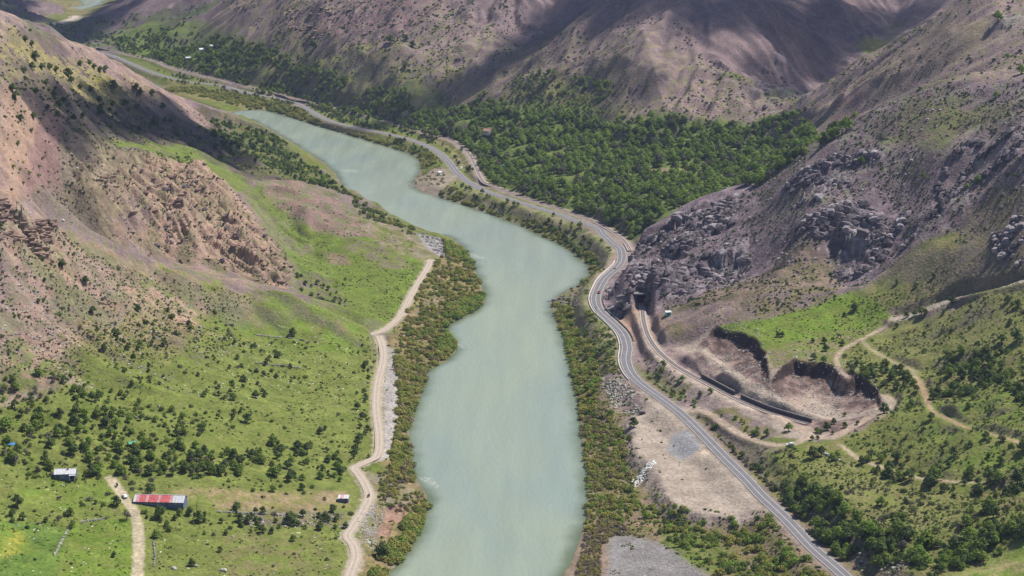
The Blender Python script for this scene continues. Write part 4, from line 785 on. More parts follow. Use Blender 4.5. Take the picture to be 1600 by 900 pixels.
# -- hand placed trees of the left farmland (px of the foot, crown radius factor)
for px, py, s_, v in [(457,524,1.15,1),(386,660,1.15,1),(317,672,1.05,0),(399,622,1.0,1),(183,749-28,.8,1),(250,810,1.35,1),(236,772,1.2,1),(182,790,1.1,1),(198,812,1.0,5),(28,792,1.25,3),(365,718,1.3,1),(346,742,1.2,1),(300,720,1.1,3),
        (97,418,1.1,1),(134,442,.95,1),(145,490,1.0,3),(216,486,.9,1),(183,526,1.0,1),(275,524,.7,1),(371,560,.6,1),(365,625,.95,0),(500,678,.9,1),(508,672,.6,1),(559,640,1.0,3),(566,655,.95,3),(562,690,1.1,1),(480,708,1.3,3),(465,702,1.1,3),(440,710,1.2,3),
        (452,752,1.0,1),(472,765,.8,1),(427,768,.8,0),(436,735,.8,1),(536,800-4,.0,1),(521,800,.85,1),(411,802,.8,1),(452,818,1.2,1),(458,845,.7,0),(500,828,.9,1),(540,825,.7,1),(244,840,.9,0),(300,884,.8,1),(344,862,.6,1),(178,870,.6,1),(370,798,1.0,1),(375,815,1.0,1),(310,815,1.2,1),(388,818,1.0,3),
        (330,740,1.1,0),(62,660,1.2,0),(94,650,1.0,1),(8,672,1.5,2),(95,675,1.0,1),(115,660,1.0,1),(48,680,1.1,0),(80,700,1.1,1),(115,710,1.3,1),(108,695,1.0,0),(140,720,1.2,0),(20,720,1.2,0),(70,725,1.1,1),(255,735,1.2,0),(215,736,1.0,0),(190,740,1.1,0),(235,715,1.0,0),(270,742,1.0,3),(290,738,1.1,3),(310,742,1.0,3),(320,708,.9,1),
        (110,805,.9,0),(35,812,.8,1),(20,806,.8,1),(72,815,.6,0),(112,825,.7,0),(600,867,1.0,3),(597,870,1.6,1),(150,795-8,.5,0),(600,795,.0,1)]:
    if s_ > 0: put('tree', px, py, s_ * .98, v, Z1)
for px, py, s_, v in [(1232,674,1.05,2),(1270,716,1.35,1),(1283,712,1.1,3),(1300,720,.9,0),(1308,715,.8,0),(1292,672,1.0,1),(1303,662,.7,1),(1320,668,.7,1),(1320,650,.5,1),(1340,663,.5,1),(1382,646,1.25,1),(1424,636,.9,1),(1420,641,.8,0),(1455,655,.8,1),
        (1346,725,.9,1),(1355,722,.9,0),(1390,735,1.1,1),(1388,745,1.2,1),(1405,750,1.1,0),(1420,752,1.3,3),(1460,752,1.6,0),(1452,762,1.4,1),(1475,768,.9,1),(1512,750,1.1,1),(1545,755,1.4,1),(1560,750,1.0,0),(1590,755,1.5,1),(1490,712,1.0,1),(1563,725,.9,1),(1598,705,1.3,1),(1516,698,.7,1),(1540,685,.8,1),(1563,690,.8,5),
        (1377,790,1.0,0),(1415,785,.6,1),(1404,812,.9,0),(1412,812,.8,0),(1377,818,.8,5),(1545,800,1.6,0),(1552,810,1.4,1),(1444,858,2.0,0),(1435,876,1.5,2),(1410,862,1.1,5),(1510,822,1.2,0),(1555,830,1.0,1),(1490,860,1.3,3),(1530,865,1.6,0),(1545,850,1.2,1),(1580,835,1.4,0),(1600,840,1.5,1),(1500,875,1.4,0),(1475,885,1.2,2),
        (1284,512+35,0,1),(1335,485,1.1,1),(1319,494,.6,1),(1222,526,.7,1),(1216,526,.7,1),(1487,475,1.15,1),(1416,496,.8,1),(1430,493,.8,1),(1440,491,.9,1),(1446,490,.7,1),(1401,511,.6,1),(1516,482,.6,1),(1574,473,.9,1),(1590,480,1.0,1),(1578,506,.7,1),(1515,516,.6,1),(1431,449,.7,1),(1401,443,.6,1),(1459,433,.6,1),
        (1270,535,.6,1),(1288,536,.8,1),(1290,548,.9,1),(1271,562,.9,1),(1287,566,.9,0),(1316,540,.7,1),(1588,535,1.6,1),(1540,555,1.3,1),(1532,560,1.1,3),(1565,535,1.0,3),(1478,555,.6,1),(1468,565,.5,1),(1385,582,.7,1),(1417,588,.8,1),(1415,550,.4,1),(1444,551,.4,1),(1471,539,.4,1),
        (990,667,1.2,1),(955,650,.9,2),(983,690,.8,1),(1047,808,.9,2),(1062,815,.8,1),(1148,647,0,1),(1182,680,.8,2),(1150,655,.5,2),(1110,615,.8,2),(1094,618,.6,1),(1158,640,0,1)]:
    if s_ > 0: put('tree', px, py, s_, v, 'right')
for px, py, s_, v in [(70,195,0,1),(140,102,.0,1),(40,65,1.0,1),(50,72,1.0,1),(125,102,1.0,1),(140,102,1.1,1),(147,107,1.0,1),(165,112,1.3,3),(157,112,1.1,3),(107,120,1.6,1),(112,130,1.3,3),(66,108,1.0,1),(78,110,1.2,1),(88,112,1.0,1),(55,92,1.3,1),(126,140,1.1,3),(142,145,1.2,1),(178,138,1.6,1),(213,140,1.4,1),(219,148,1.4,1),(238,148,1.2,0),(196,163,1.0,1),(214,170,1.0,1),
        (255,170,1.3,1),(241,195,1.4,1),(218,205,1.1,3),(157,172,1.1,1),(75,172,.9,1),(90,182,.9,1),(100,160,.9,1),(85,152,1.1,3),(20,142,1.1,1),(25,155,1.2,3),(33,188,.9,1),(53,185,1.0,0),(130,183,.8,1),(205,32,0,1),(610,68,2.2,1),(645,73,1.6,1),(634,105,1.4,1),(635,62,1.3,1),(490,75,2.2,1),(1559,33,1.8,2),(1595,115,1.4,2),(1574,92,1.0,2),(1346,255,1.1,0),(1442,278,.8,2),(1527,286,1.1,2),(1510,295,.8,2),(1556,153,1.0,2),(1302,210,2.0,1),(1322,205,2.2,2),(1290,225,1.8,1),(1335,186,1.3,2)]:
    if s_ > 0: put('tree', px, py, s_, v, 'hill')
# -- scattered trees
T = lambda *a, **k: scatter('tree', *a, **k); B = lambda *a, **k: scatter('bush', *a, **k); U = lambda *a, **k: scatter('tuft', *a, **k)
T([(0,590),(130,590),(250,620),(320,690),(330,745),(190,750),(0,735)], 150, .5, 1.2, [0,1,0,5,2,3], .35, 25, 4, zone=Z1)
T([(150,530),(330,500),(420,560),(430,620),(330,680),(200,600)], 60, .35, .85, [1,1,0,3], .4, 25, 4, zone=Z1)
T([(380,530),(480,560),(480,600),(380,600)], 26, .4, .9, [1,3], .6, 12, 3, zone=Z1); T([(560,530),(585,530),(582,740),(550,740)], 22, .4, 1.0, [1,3], .2, 20, 3, zone=Z1)
T([(330,710),(540,700),(550,750),(330,745)], 40, .4, 1.0, [0,1,3], .4, 20, 3, zone=Z1); T([(340,805),(540,808),(520,830),(350,835)], 26, .5, 1.0, [1,3,0], .2, 20, 3, zone=Z1); T([(220,800),(420,800),(400,840),(230,830)], 18, .4, .9, [1,0], .3, 20, 3, zone=Z1)
T([(100,700),(330,690),(560,700),(560,760),(100,740)], 60, .6, 1.2, [0,1,0,3,2], .5, 16, 3.5, zone=Z1, seedk=3)
T([(530,395),(500,470),(545,495),(560,480)], 3, .4, .5, [1], zone='ravine'); T([(460,430),(500,440),(545,470),(545,495),(500,490),(470,465)], 40, .4, .85, [1,3,3,5], .2, 12, 2.5, zone='ravine')
T([(1200,760),(1250,745),(1290,775),(1370,830),(1400,880),(1330,880),(1250,820)], 120, .6, 1.5, [0,1,0,2,3], .55, 18, 3, zone='right')
T([(1380,830),(1500,850),(1640,790),(1640,830),(1480,900),(1400,880)], 110, .7, 1.4, [0,1,0,2,3], .35, 22, 3.2, zone='right')
T([(1340,700),(1480,735),(1640,735),(1640,775),(1500,768),(1350,740)], 60, .5, 1.2, [0,1,1,3], .5, 16, 3, zone='right')
T([(1470,560),(1640,540),(1640,640),(1460,610),(1400,590)], 160, .5, 1.2, [0,1,1,3,0], .5, 20, 3.2, zone='right'); T([(1300,570),(1400,570),(1470,620),(1400,620),(1370,600)], 55, .4, 1.0, [0,1,1,3], .35, 15, 3, zone='right')
T([(1400,640),(1640,600),(1640,760),(1400,760)], 60, .3, .7, [1,1,0,5], .3, 30, 4, zone='right'); T([(1250,730),(1600,770),(1500,830),(1300,800)], 50, .3, .6, [1,0,5], .3, 30, 4, zone='right')
T([(1120,680),(1200,730),(1240,760),(1180,760)], 14, .4, .8, [1,3], .3, 20, 3, zone='right'); T([(1470,430),(1640,390),(1640,560),(1440,560),(1330,560)], 45, .25, .6, [1,1,5], .3, 40, 5, zone='right')
T([(0,95),(140,150),(330,200),(540,300),(480,285),(300,230),(130,190),(40,170)], 150, .4, 1.2, [1,1,3,0], .35, 35, 4, zone='hill')
T([(330,180),(430,212),(540,300),(545,310),(470,282),(390,255),(330,215)], 700, .5, 1.1, [1,0,3,0,1,2], .1, 25, 2.6, zone='hill')
T([(540,300),(560,318),(650,362),(640,370),(560,335)], 30, .4, .8, [0,4], .2, 20, 3, zone='hill')
T([(0,330),(160,420),(330,490),(300,560),(0,500)], 30, .3, .8, [1,1,3], .4, 30, 4, zone='hill')
T([(850,345),(930,365),(950,400),(920,400),(860,375)], 16, .6, 1.2, [1,0], .3, 15, 3, zone='right'); T([(700,285),(780,310),(900,352),(940,372),(900,385),(760,320)], 60, .45, 1.0, [0,1,1], .3, 18, 3, zone='right')
T([(470,170),(600,212),(700,262),(745,270),(690,222),(600,200),(480,158)], 150, .5, 1.0, [1,0,1,3], .2, 20, 3, zone='valley')
O = lambda *a, **k: scatter('orchard', *a, **k)
F([(560,215),(700,190),(860,190),(990,200),(1190,195),(1230,240),(1070,318),(985,370),(900,335),(780,294),(700,232)], MEADOW, BRIGHT, 8, 10, .0) if 0 else None
T([(1085,650),(1130,645),(1215,680),(1180,686),(1120,668)], 14, .35, .8, [2,0,1], .2, 12, 4, zone='right'); T([(1250,655),(1330,655),(1310,680),(1270,690)], 10, .4, .8, [1,0], .2, 12, 4, zone='right'); T([(1020,560),(1060,590),(1120,640),(1080,640),(1030,600)], 12, .4, .8, [2,0,1], .2, 12, 4, zone='right')
O([(600,195),(740,160),(860,180),(990,195),(1190,190),(1260,185),(1320,215),(1230,255),(1180,290),(1070,322),(985,370),(900,335),(780,294),(748,262),(705,222)], 2500, .8, 1.9, [0,2,2,1,4,2,5,0,2], .3, 30, 5.0, zone='wood', pw=1.4)
O([(180,82),(330,60),(480,110),(640,160),(700,190),(640,205),(520,178),(400,142),(260,102)], 2600, .55, 1.35, [0,0,1,4,2], .3, 50, 5, zone='wood')
O([(150,62),(250,45),(380,60),(480,105),(330,100),(200,85)], 500, .6, 1.3, [0,1,1], .3, 50, 6, zone='wood'); O([(690,185),(760,140),(900,120),(960,135),(980,190),(800,195)], 800, .45, 1.0, [0,2,2], .45, 40, 5, zone='wood')
O([(240,108),(420,150),(600,200),(690,235),(690,250),(600,212),(440,172),(300,138),(240,122)], 420, .5, 1.0, [1,0,1], .3, 30, 4, zone='wood')
for px in (708,715,722,729,736,700): put('poplar', px, 212 + random.uniform(-3,3), random.uniform(.8,1.05), random.randint(0,1), 'wood')
# -- willows along the banks
B([(540,960),(600,860),(640,800),(655,790),(668,780),(660,830),(640,865),(600,930),(590,960)], 320, 1.2, 3.0, [4,5,4,2,7,4], .34, 13, 1.7, zone='bank'); B([(590,740),(640,735),(668,780),(650,800),(600,790)], 144, .8, 1.8, [4,5,6,3,2], .3, 15, 1.7, zone='bank')
B([(618,560),(665,575),(672,600),(655,640),(642,700),(648,750),(610,745),(612,700),(625,620)], 528, 1.3, 3.0, [4,5,4,5,2,6], .34, 13, 1.9, zone='bank')
B([(640,470),(690,400),(735,400),(760,465),(715,545),(670,585),(620,560)], 672, 1.2, 2.8, [4,5,4,6,2,4,2], .38, 13, 1.9, zone='bank'); B([(700,480),(760,458),(755,490),(715,545),(680,560),(690,510)], 176, 2.4, 3.8, [4,2,2,7], .34, 13, 2.6, zone='bank'); B([(690,375),(735,385),(742,410),(700,400)], 64, 2, 3.6, [2,4,7], 0, 20, 2.6, zone='bank')
B([(540,300),(600,335),(655,362),(640,368),(570,335)], 96, 1.5, 3, [2,4,1], .34, 13, 2.4, zone='bank')
B([(866,475),(890,475),(905,520),(930,560),(940,600),(930,640),(905,640),(893,590),(880,530)], 384, 1.3, 3.2, [4,5,2,7,4], .38, 13, 2, zone='bank'); B([(905,640),(945,640),(975,680),(980,740),(1000,790),(960,830),(915,830),(918,760),(905,690)], 672, .8, 2.4, [4,5,4,6,2,7], .25, 18, 1.8, zone='bank')
B([(885,960),(915,830),(945,800),(1000,840),(940,850),(935,960)], 672, .6, 1.5, [6,6,3,5], .15, 12, 1.4, zone='bank'); B([(1000,790),(1200,815),(1310,900),(1340,960),(1150,960),(1110,880),(1020,830)], 528, .9, 2.8, [4,5,2,7,7,1], .4, 18, 2, zone='bank')
B([(660,300),(700,308),(770,335),(870,378),(925,420),(900,450),(940,420),(930,390),(860,350),(760,318),(700,292)], 672, 1.2, 3.0, [4,5,2,1,4], .38, 13, 2.1, zone='bank')
B([(300,142),(440,175),(560,212),(650,248),(660,260),(700,258),(660,236),(560,205),(440,165),(300,135)], 832, 1.5, 3.4, [5,4,5,5,2], .38, 13, 2.2, zone='bank'); B([(930,480),(975,540),(975,600),(930,590),(905,520)], 192, .8, 2.0, [1,2,4], .4, 15, 2, zone='bank')
B([(240,132),(300,148),(380,168),(440,178),(520,200),(600,224),(640,238),(640,226),(560,207),(460,172),(380,152),(300,138)], 700, 1.4, 3.2, [5,4,5,4,7], .2, 22, 2.2, zone='bank', seedk=9)
T([(250,122),(330,136),(430,154),(520,192),(640,222),(690,245),(690,238),(640,214),(520,184),(440,148),(330,128),(250,116)], 170, .5, 1.0, [1,0,1,3], .1, 20, 2.6, zone='valley', seedk=5)
B([(655,250),(690,262),(700,285),(650,300),(640,290)], 60, .8, 2.0, [4,5,4,6], .4, 12, 2, zone='bank', seedk=3)
# -- bushes and scrub
B([(0,560),(300,500),(590,530),(590,760),(540,830),(0,830)], 330, .6, 1.7, [0,1,2,1,3], .45, 25, 3, zone=Z1); B([(0,800),(540,800),(540,960),(0,960)], 70, .5, 1.3, [1,2,0], .4, 30, 3, zone=Z1); B([(0,600),(330,640),(330,750),(0,745)], 240, .8, 1.9, [0,2,1,2], .3, 20, 2.5, zone=Z1, seedk=4)
B([(1200,760),(1640,760),(1640,960),(1300,920)], 330, .6, 1.8, [0,1,2,3], .45, 20, 2.5, zone='right'); B([(1300,520),(1640,470),(1640,760),(1300,720)], 400, .5, 1.5, [0,1,1,2], .45, 25, 2.5, zone='right'); B([(1010,520),(1080,620),(1200,740),(1150,700),(1060,640),(990,580)], 70, .6, 1.6, [1,2,0], .3, 18, 2, zone='right')
B([(1110,670),(1200,730),(1250,770),(1220,790),(1150,720)], 90, .7, 1.8, [0,1,3], .3, 18, 2, zone='right'); B([(1180,700),(1240,700),(1250,750),(1200,750)], 40, .7, 1.7, [0,1,3], .3, 18, 2, zone='right')
B([(0,90),(330,200),(540,300),(300,235),(0,130)], 500, .7, 2.0, [0,1,1], .35, 30, 3, zone='hill'); B([(100,190),(300,240),(300,290),(130,300),(60,320)], 700, .5, 1.4, [0,0,1,3], .35, 25, 1.8, zone='hill')
B([(0,130),(110,190),(60,330),(0,310)], 110, .7, 1.8, [1,2,0], .4, 25, 2.5, zone='hill'); B([(0,320),(250,420),(400,470),(330,540),(0,600)], 300, .5, 1.5, [0,1,3,1], .45, 25, 2.5, zone='hill')
B([(850,420),(960,380),(960,440),(920,480),(880,470)], 60, .7, 1.8, [1,2,4], .3, 18, 2, zone='right')
U([(330,-5),(800,-5),(700,160),(560,150),(440,110)], 4200, .9, 3.0, [0,0,2,1], .3, 60, 3.5, zone='m', pw=3); U([(800,-5),(1560,-5),(1200,190),(1000,190),(850,160),(700,160)], 2600, .7, 2.6, [0,0,2,1], .45, 60, 4, zone='m', pw=3)
U([(0,-5),(330,-5),(300,60),(150,80),(0,60)], 900, 2, 4.5, [0,1], .3, 60, 5, zone='m'); U([(1200,195),(1500,0),(1640,0),(1640,120),(1430,150),(1280,220)], 2600, .7, 2.6, [0,0,1], .3, 50, 3, zone='m', pw=3)
U([(1000,380),(1180,290),(1330,190),(1430,150),(1640,120),(1640,300),(1400,440),(1200,500),(1040,490)], 5200, .6, 1.9, [0,0,1], .35, 40, 2, zone='m', pw=3); U([(1040,480),(1330,465),(1400,495),(1300,570),(1120,512)], 500, .4, 1.0, [0,2], .3, 30, 2, zone='m')
U([(1300,470),(1640,300),(1640,760),(1340,700),(1300,560)], 3200, .4, 1.2, [0,2,1,2], .35, 30, 1.6, zone='m'); U([(1230,700),(1640,760),(1640,960),(1200,760)], 2200, .4, 1.2, [0,2,1,2], .35, 25, 1.5, zone='m')
U([(0,300),(400,460),(330,560),(0,620)], 3200, .4, 1.4, [0,0,1,2], .35, 30, 1.8, zone='m', pw=3); U([(0,560),(330,500),(590,530),(590,740),(0,830)], 3000, .4, 1.3, [0,2,1,2], .35, 25, 1.6, zone='m', pw=3); U([(0,800),(540,800),(540,960),(0,960)], 900, .4, 1.0, [0,2,2], .35, 20, 1.5, zone='m')
U([(110,240),(345,285),(455,415),(450,450),(250,405),(80,320)], 1500, .5, 1.6, [0,0,1], .35, 25, 2, zone='m'); U([(400,285),(540,330),(650,380),(600,510),(455,430)], 900, .4, 1.2, [0,2], .45, 25, 2, zone='m'); U([(0,50),(130,80),(370,190),(300,235),(0,180)], 2200, .6, 1.8, [0,1,1], .35, 40, 2.2, zone='m')
U([(890,500),(1000,590),(1100,680),(1200,800),(1320,930),(960,930),(920,700)], 1600, .5, 1.5, [0,2,1], .35, 20, 1.6, zone='m'); U([(600,420),(740,400),(750,480),(640,680),(610,860),(560,930),(600,700)], 900, .5, 1.4, [0,2,2], .3, 20, 1.6, zone='m')

def visible(a):
    x, y, z = a; px, py, f = project(x, y, z + 1.5)
    ok = (px > 3) & (px < 1597) & (py > 3) & (py < 897)
    vis = np.ones(len(x), bool)
    for k in range(1, 60):
        t = 1 - k * .009; X = x * t; Y = y * t; Zl = CAM_H + (z + 2.2 - CAM_H) * t
        vis &= (Y < ld[0] + 5) | (hz(X, np.maximum(Y, ld[0] + 1)) < Zl)
    return ok & vis, px, py, f

LAND = [(252,780,'the long red and white roofed barn'),(102,739,'the blue shed with a metal roof'),(537,777,'the small white roofed hut'),(216,850,'the pale farm track'),(60,860,'the dark green field in the bottom left corner'),(440,860,'the pasture above the bottom edge on the left'),
        (206,695,'the tiny green roofed shelter'),(20,698,'the blue tarpaulin on the left edge'),(457,505,'the lone round tree beside the stone wall'),(290,650,'the middle of the left meadow'),(180,600,'the foot of the tan hillside'),(120,450,'the tan hillside on the left'),(500,470,'the bushy ravine below the bluffs'),
        (300,330,'the eroded tan bluffs'),(580,640,'the valley dirt road'),(590,870,'the river bank in the lower left'),(640,690,'the left river bank halfway up'),(715,490,'the wooded bulge of the left bank'),(712,390,'the dark rocks on the left bank'),(60,120,'the yellow flowered ridge'),(220,150,'the first dark ridge on the left'),(430,240,'the wooded slope above the upper river'),
        (620,95,'the purple mountain at the top'),(1450,60,'the tan spur in the upper right'),(1200,360,'the grey crags on the right'),(1003,470,'the railway tunnel mouth'),(1150,530,'the first dark quarry wall'),(1300,600,'the large quarry pit'),(1235,694,'the white car on the track'),(1298,713,'the long white metal frame in the grass'),(1384,640,'the east end of the quarry'),
        (1402,498,'the track junction on the green slope'),(1540,570,'the scrub belt on the right edge'),(1450,640,'the rutted red track'),(1420,745,'the lower farm track on the right'),(1280,790,'the wooded bank above the road'),(1440,850,'the grassy hollow in the lower right'),(1570,860,'the bright field in the bottom right corner'),(1230,830,'the lower end of the asphalt road'),
        (1080,700,'the grey puddle stain on the gravel lot'),(1100,800,'the lower end of the gravel lot'),(990,650,'the dark car on the gravel lot'),(930,700,'the reedy right bank'),(1060,870,'the grey pebble bar'),(900,540,'the right bank below the tunnel'),(960,390,'the road bend under the crags'),(880,360,'the right bank above the river bend'),(713,270,'the roadside lay-by'),(763,203,'the house with the pale red roof'),(900,260,'the orchard wood'),(1490,475,'the grey dry stream bed'),(1590,540,'the big dark bush on the right edge'),(1130,690,'the slope between road and railway')]
def describe(items, what, group, texts):
    """a label for each plant: size, shade, and where it stands against things one can find"""
    buckets = {}
    for i, (px, py, szpx, v) in enumerate(items):
        l = min(range(len(LAND)), key=lambda k: (LAND[k][0] - px) ** 2 + ((LAND[k][1] - py) * 1.5) ** 2); dx, dy = px - LAND[l][0], (py - LAND[l][1]) * 1.5
        dirn = ('right of' if dx > 0 else 'left of') if abs(dx) > abs(dy) else ('below' if dy > 0 else 'above')
        buckets.setdefault((texts[v], dirn, l), []).append(i)
    out = [None] * len(items)
    names = ['first', 'second', 'third', 'fourth', 'fifth', 'sixth', 'seventh', 'eighth', 'ninth', 'tenth', 'eleventh', 'twelfth', 'thirteenth', 'fourteenth', 'fifteenth', 'sixteenth', 'seventeenth', 'eighteenth', 'nineteenth', 'twentieth'] + ['twenty-' + q_ for q_ in ('first', 'second', 'third', 'fourth', 'fifth', 'sixth', 'seventh', 'eighth', 'ninth')]
    for (tx, dirn, l), ids in buckets.items():
        ids.sort(key=lambda i: items[i][0])
        for k, i in enumerate(ids):
            pl = f"{dirn} {LAND[l][2]}"
            if len(ids) == 1: o_ = f"{tx} {what} {pl}"
            elif k == 0: o_ = f"leftmost {tx} {what} {pl}"
            elif k == len(ids) - 1: o_ = f"rightmost {tx} {what} {pl}"
            else: o_ = f"{names[min(k, 28)]} {tx} {what} from left {pl}"
            out[i] = ' '.join(o_.split()[:16])
    return out
# prototypes live in collections that are not in the scene; the many small plants are instances of them
def proto_coll(name, meshes):
    c_ = bpy.data.collections.new(name)
    for i, q in enumerate(meshes):
        o = bpy.data.objects.new('%s_%02d' % (name, i), q); c_.objects.link(o)
    return c_
def join_mesh(name, ms):
    v = []; f = []; lv = []; mi = []; mats = []
    for m_ in ms:
        k = len(v); v += [tuple(q.co) for q in m_.vertices]; f += [tuple(k + i for i in p.vertices) for p in m_.polygons]
        a = m_.attributes.get('lv'); lv += [d.value for d in a.data] if a else [0.5] * len(m_.polygons); mi += [len(mats)] * len(m_.polygons); mats.append(m_.materials[0])
    me = bpy.data.meshes.new(name); me.from_pydata(v, [], f); [me.materials.append(q) for q in mats]; me.polygons.foreach_set('material_index', mi)
    a = me.attributes.new('lv', 'FLOAT', 'FACE'); a.data.foreach_set('value', lv); me.update(); return me
TJ = [join_mesh('tree_all_%d' % i, t_) for i, t_ in enumerate(TREES)]
def gn_scatter(name, items, meshes, label=None):
    if not items: return
    c_ = proto_coll('proto_' + name, meshes); me = bpy.data.meshes.new(name)
    me.from_pydata([(a[0], a[1], a[2] - .12 * a[3]) for a in items], [], [])
    for nm, ty, vals in (('scl', 'FLOAT', [a[3] for a in items]), ('idx', 'INT', [a[4] for a in items]), ('rz', 'FLOAT', [a[5] for a in items])):
        q = me.attributes.new(nm, ty, 'POINT'); q.data.foreach_set('value', vals)
    o = bpy.data.objects.new(name, me); col.objects.link(o); tag(o, kind='stuff')
    ng = bpy.data.node_groups.new(name, 'GeometryNodeTree'); ng.interface.new_socket('Geometry', in_out='INPUT', socket_type='NodeSocketGeometry'); ng.interface.new_socket('Geometry', in_out='OUTPUT', socket_type='NodeSocketGeometry')
    N = ng.nodes.new; L = ng.links.new; gi = N('NodeGroupInput'); go = N('NodeGroupOutput'); ci = N('GeometryNodeCollectionInfo'); ci.inputs['Collection'].default_value = c_; ci.inputs['Separate Children'].default_value = True; ci.inputs['Reset Children'].default_value = True
    ip = N('GeometryNodeInstanceOnPoints'); ip.inputs['Pick Instance'].default_value = True
    def na(nm, ty):
        q = N('GeometryNodeInputNamedAttribute'); q.data_type = ty; q.inputs['Name'].default_value = nm; return q.outputs['Attribute']
    cx_ = N('ShaderNodeCombineXYZ'); L(na('rz', 'FLOAT'), cx_.inputs['Z']); er = N('FunctionNodeEulerToRotation'); L(cx_.outputs[0], er.inputs[0])
    L(gi.outputs[0], ip.inputs['Points']); L(ci.outputs[0], ip.inputs['Instance']); L(na('idx', 'INT'), ip.inputs['Instance Index']); L(na('scl', 'FLOAT'), ip.inputs['Scale']); L(er.outputs[0], ip.inputs['Rotation']); L(ip.outputs[0], go.inputs[0])
    md = o.modifiers.new('scatter', 'NODES'); md.node_group = ng
def split(items, nmax, rad):
    a = np.array([(q[0], q[1], q[2], q[3]) for q in items]); ok, px, py, f = visible((a[:, 0], a[:, 1], a[:, 2])); sz = a[:, 3] * rad / f * FPX * 2
    order = np.argsort(-np.where(ok, sz, 0)); sel = [i for i in order[:nmax] if ok[i]]; ss_ = set(sel)
    return sel, [items[i] for i in range(len(items)) if i not in ss_], px, py, sz
TXT = ['round mid green', 'round dark green', 'bright green', 'dark spreading', 'leafy green', 'bare grey twigged']
# trees (orchard and field trees are one kind)
alltrees = PL['tree'] + PL['orchard']
sel, rest, px, py, sz = split(alltrees, 290, 2.6)
labs = describe([(px[i], py[i], sz[i], alltrees[i][4]) for i in sel], 'tree', '', TXT)
for i, lb in zip(sel, labs):
    x, y, z, s_, v, rz, zone = alltrees[i]; e = empty('broadleaf_tree', (x, y, z), rz, lb, 'tree', 'broadleaf trees of the valley'); e.scale = (s_,) * 3
    for nm, m_ in (('crown', TREES[v][0]), ('trunk', TREES[v][1])):
        o = bpy.data.objects.new(nm, m_); col.objects.link(o); o.parent = e
gn_scatter('distant_tree_cover', rest, TJ)
for i, q in enumerate(PL['poplar']):
    e = empty('poplar_tree', q[:3], q[5], ['leftmost', 'second', 'third', 'fourth', 'fifth', 'rightmost'][sorted(range(6), key=lambda k: PL['poplar'][k][0]).index(i)] + ' slender pale green poplar in the row beside the railway', 'tree', 'row of poplars above the railway'); e.scale = (q[3],) * 3
    o = bpy.data.objects.new('crown', POP[q[4]]); col.objects.link(o); o.parent = e; o = bpy.data.objects.new('trunk', TREES[i % 4][1]); col.objects.link(o); o.parent = e
sel, rest, px, py, sz = split(PL['bush'], 290, 1.0)
TXB = ['dark grey green', 'dark green', 'mid green', 'grey twiggy', 'yellow green willow', 'golden green willow', 'brown reedy', 'bright green']
labs = describe([(px[i], py[i], sz[i], PL['bush'][i][4]) for i in sel], 'bush', '', TXB)
for i, lb in zip(sel, labs):
    x, y, z, s_, v, rz, zone = PL['bush'][i]; o = bpy.data.objects.new('shrub', BUSH[v]); col.objects.link(o); o.location = (x, y, z - .1 * s_); o.rotation_euler = (0, 0, rz); o.scale = (s_,) * 3; tag(o, lb, 'bush', 'shrubs of the banks and slopes')
gn_scatter('scrub', rest, BUSH); gn_scatter('low_scrub', PL['tuft'], TUFT)
print('plants', {k: len(v) for k, v in PL.items()})
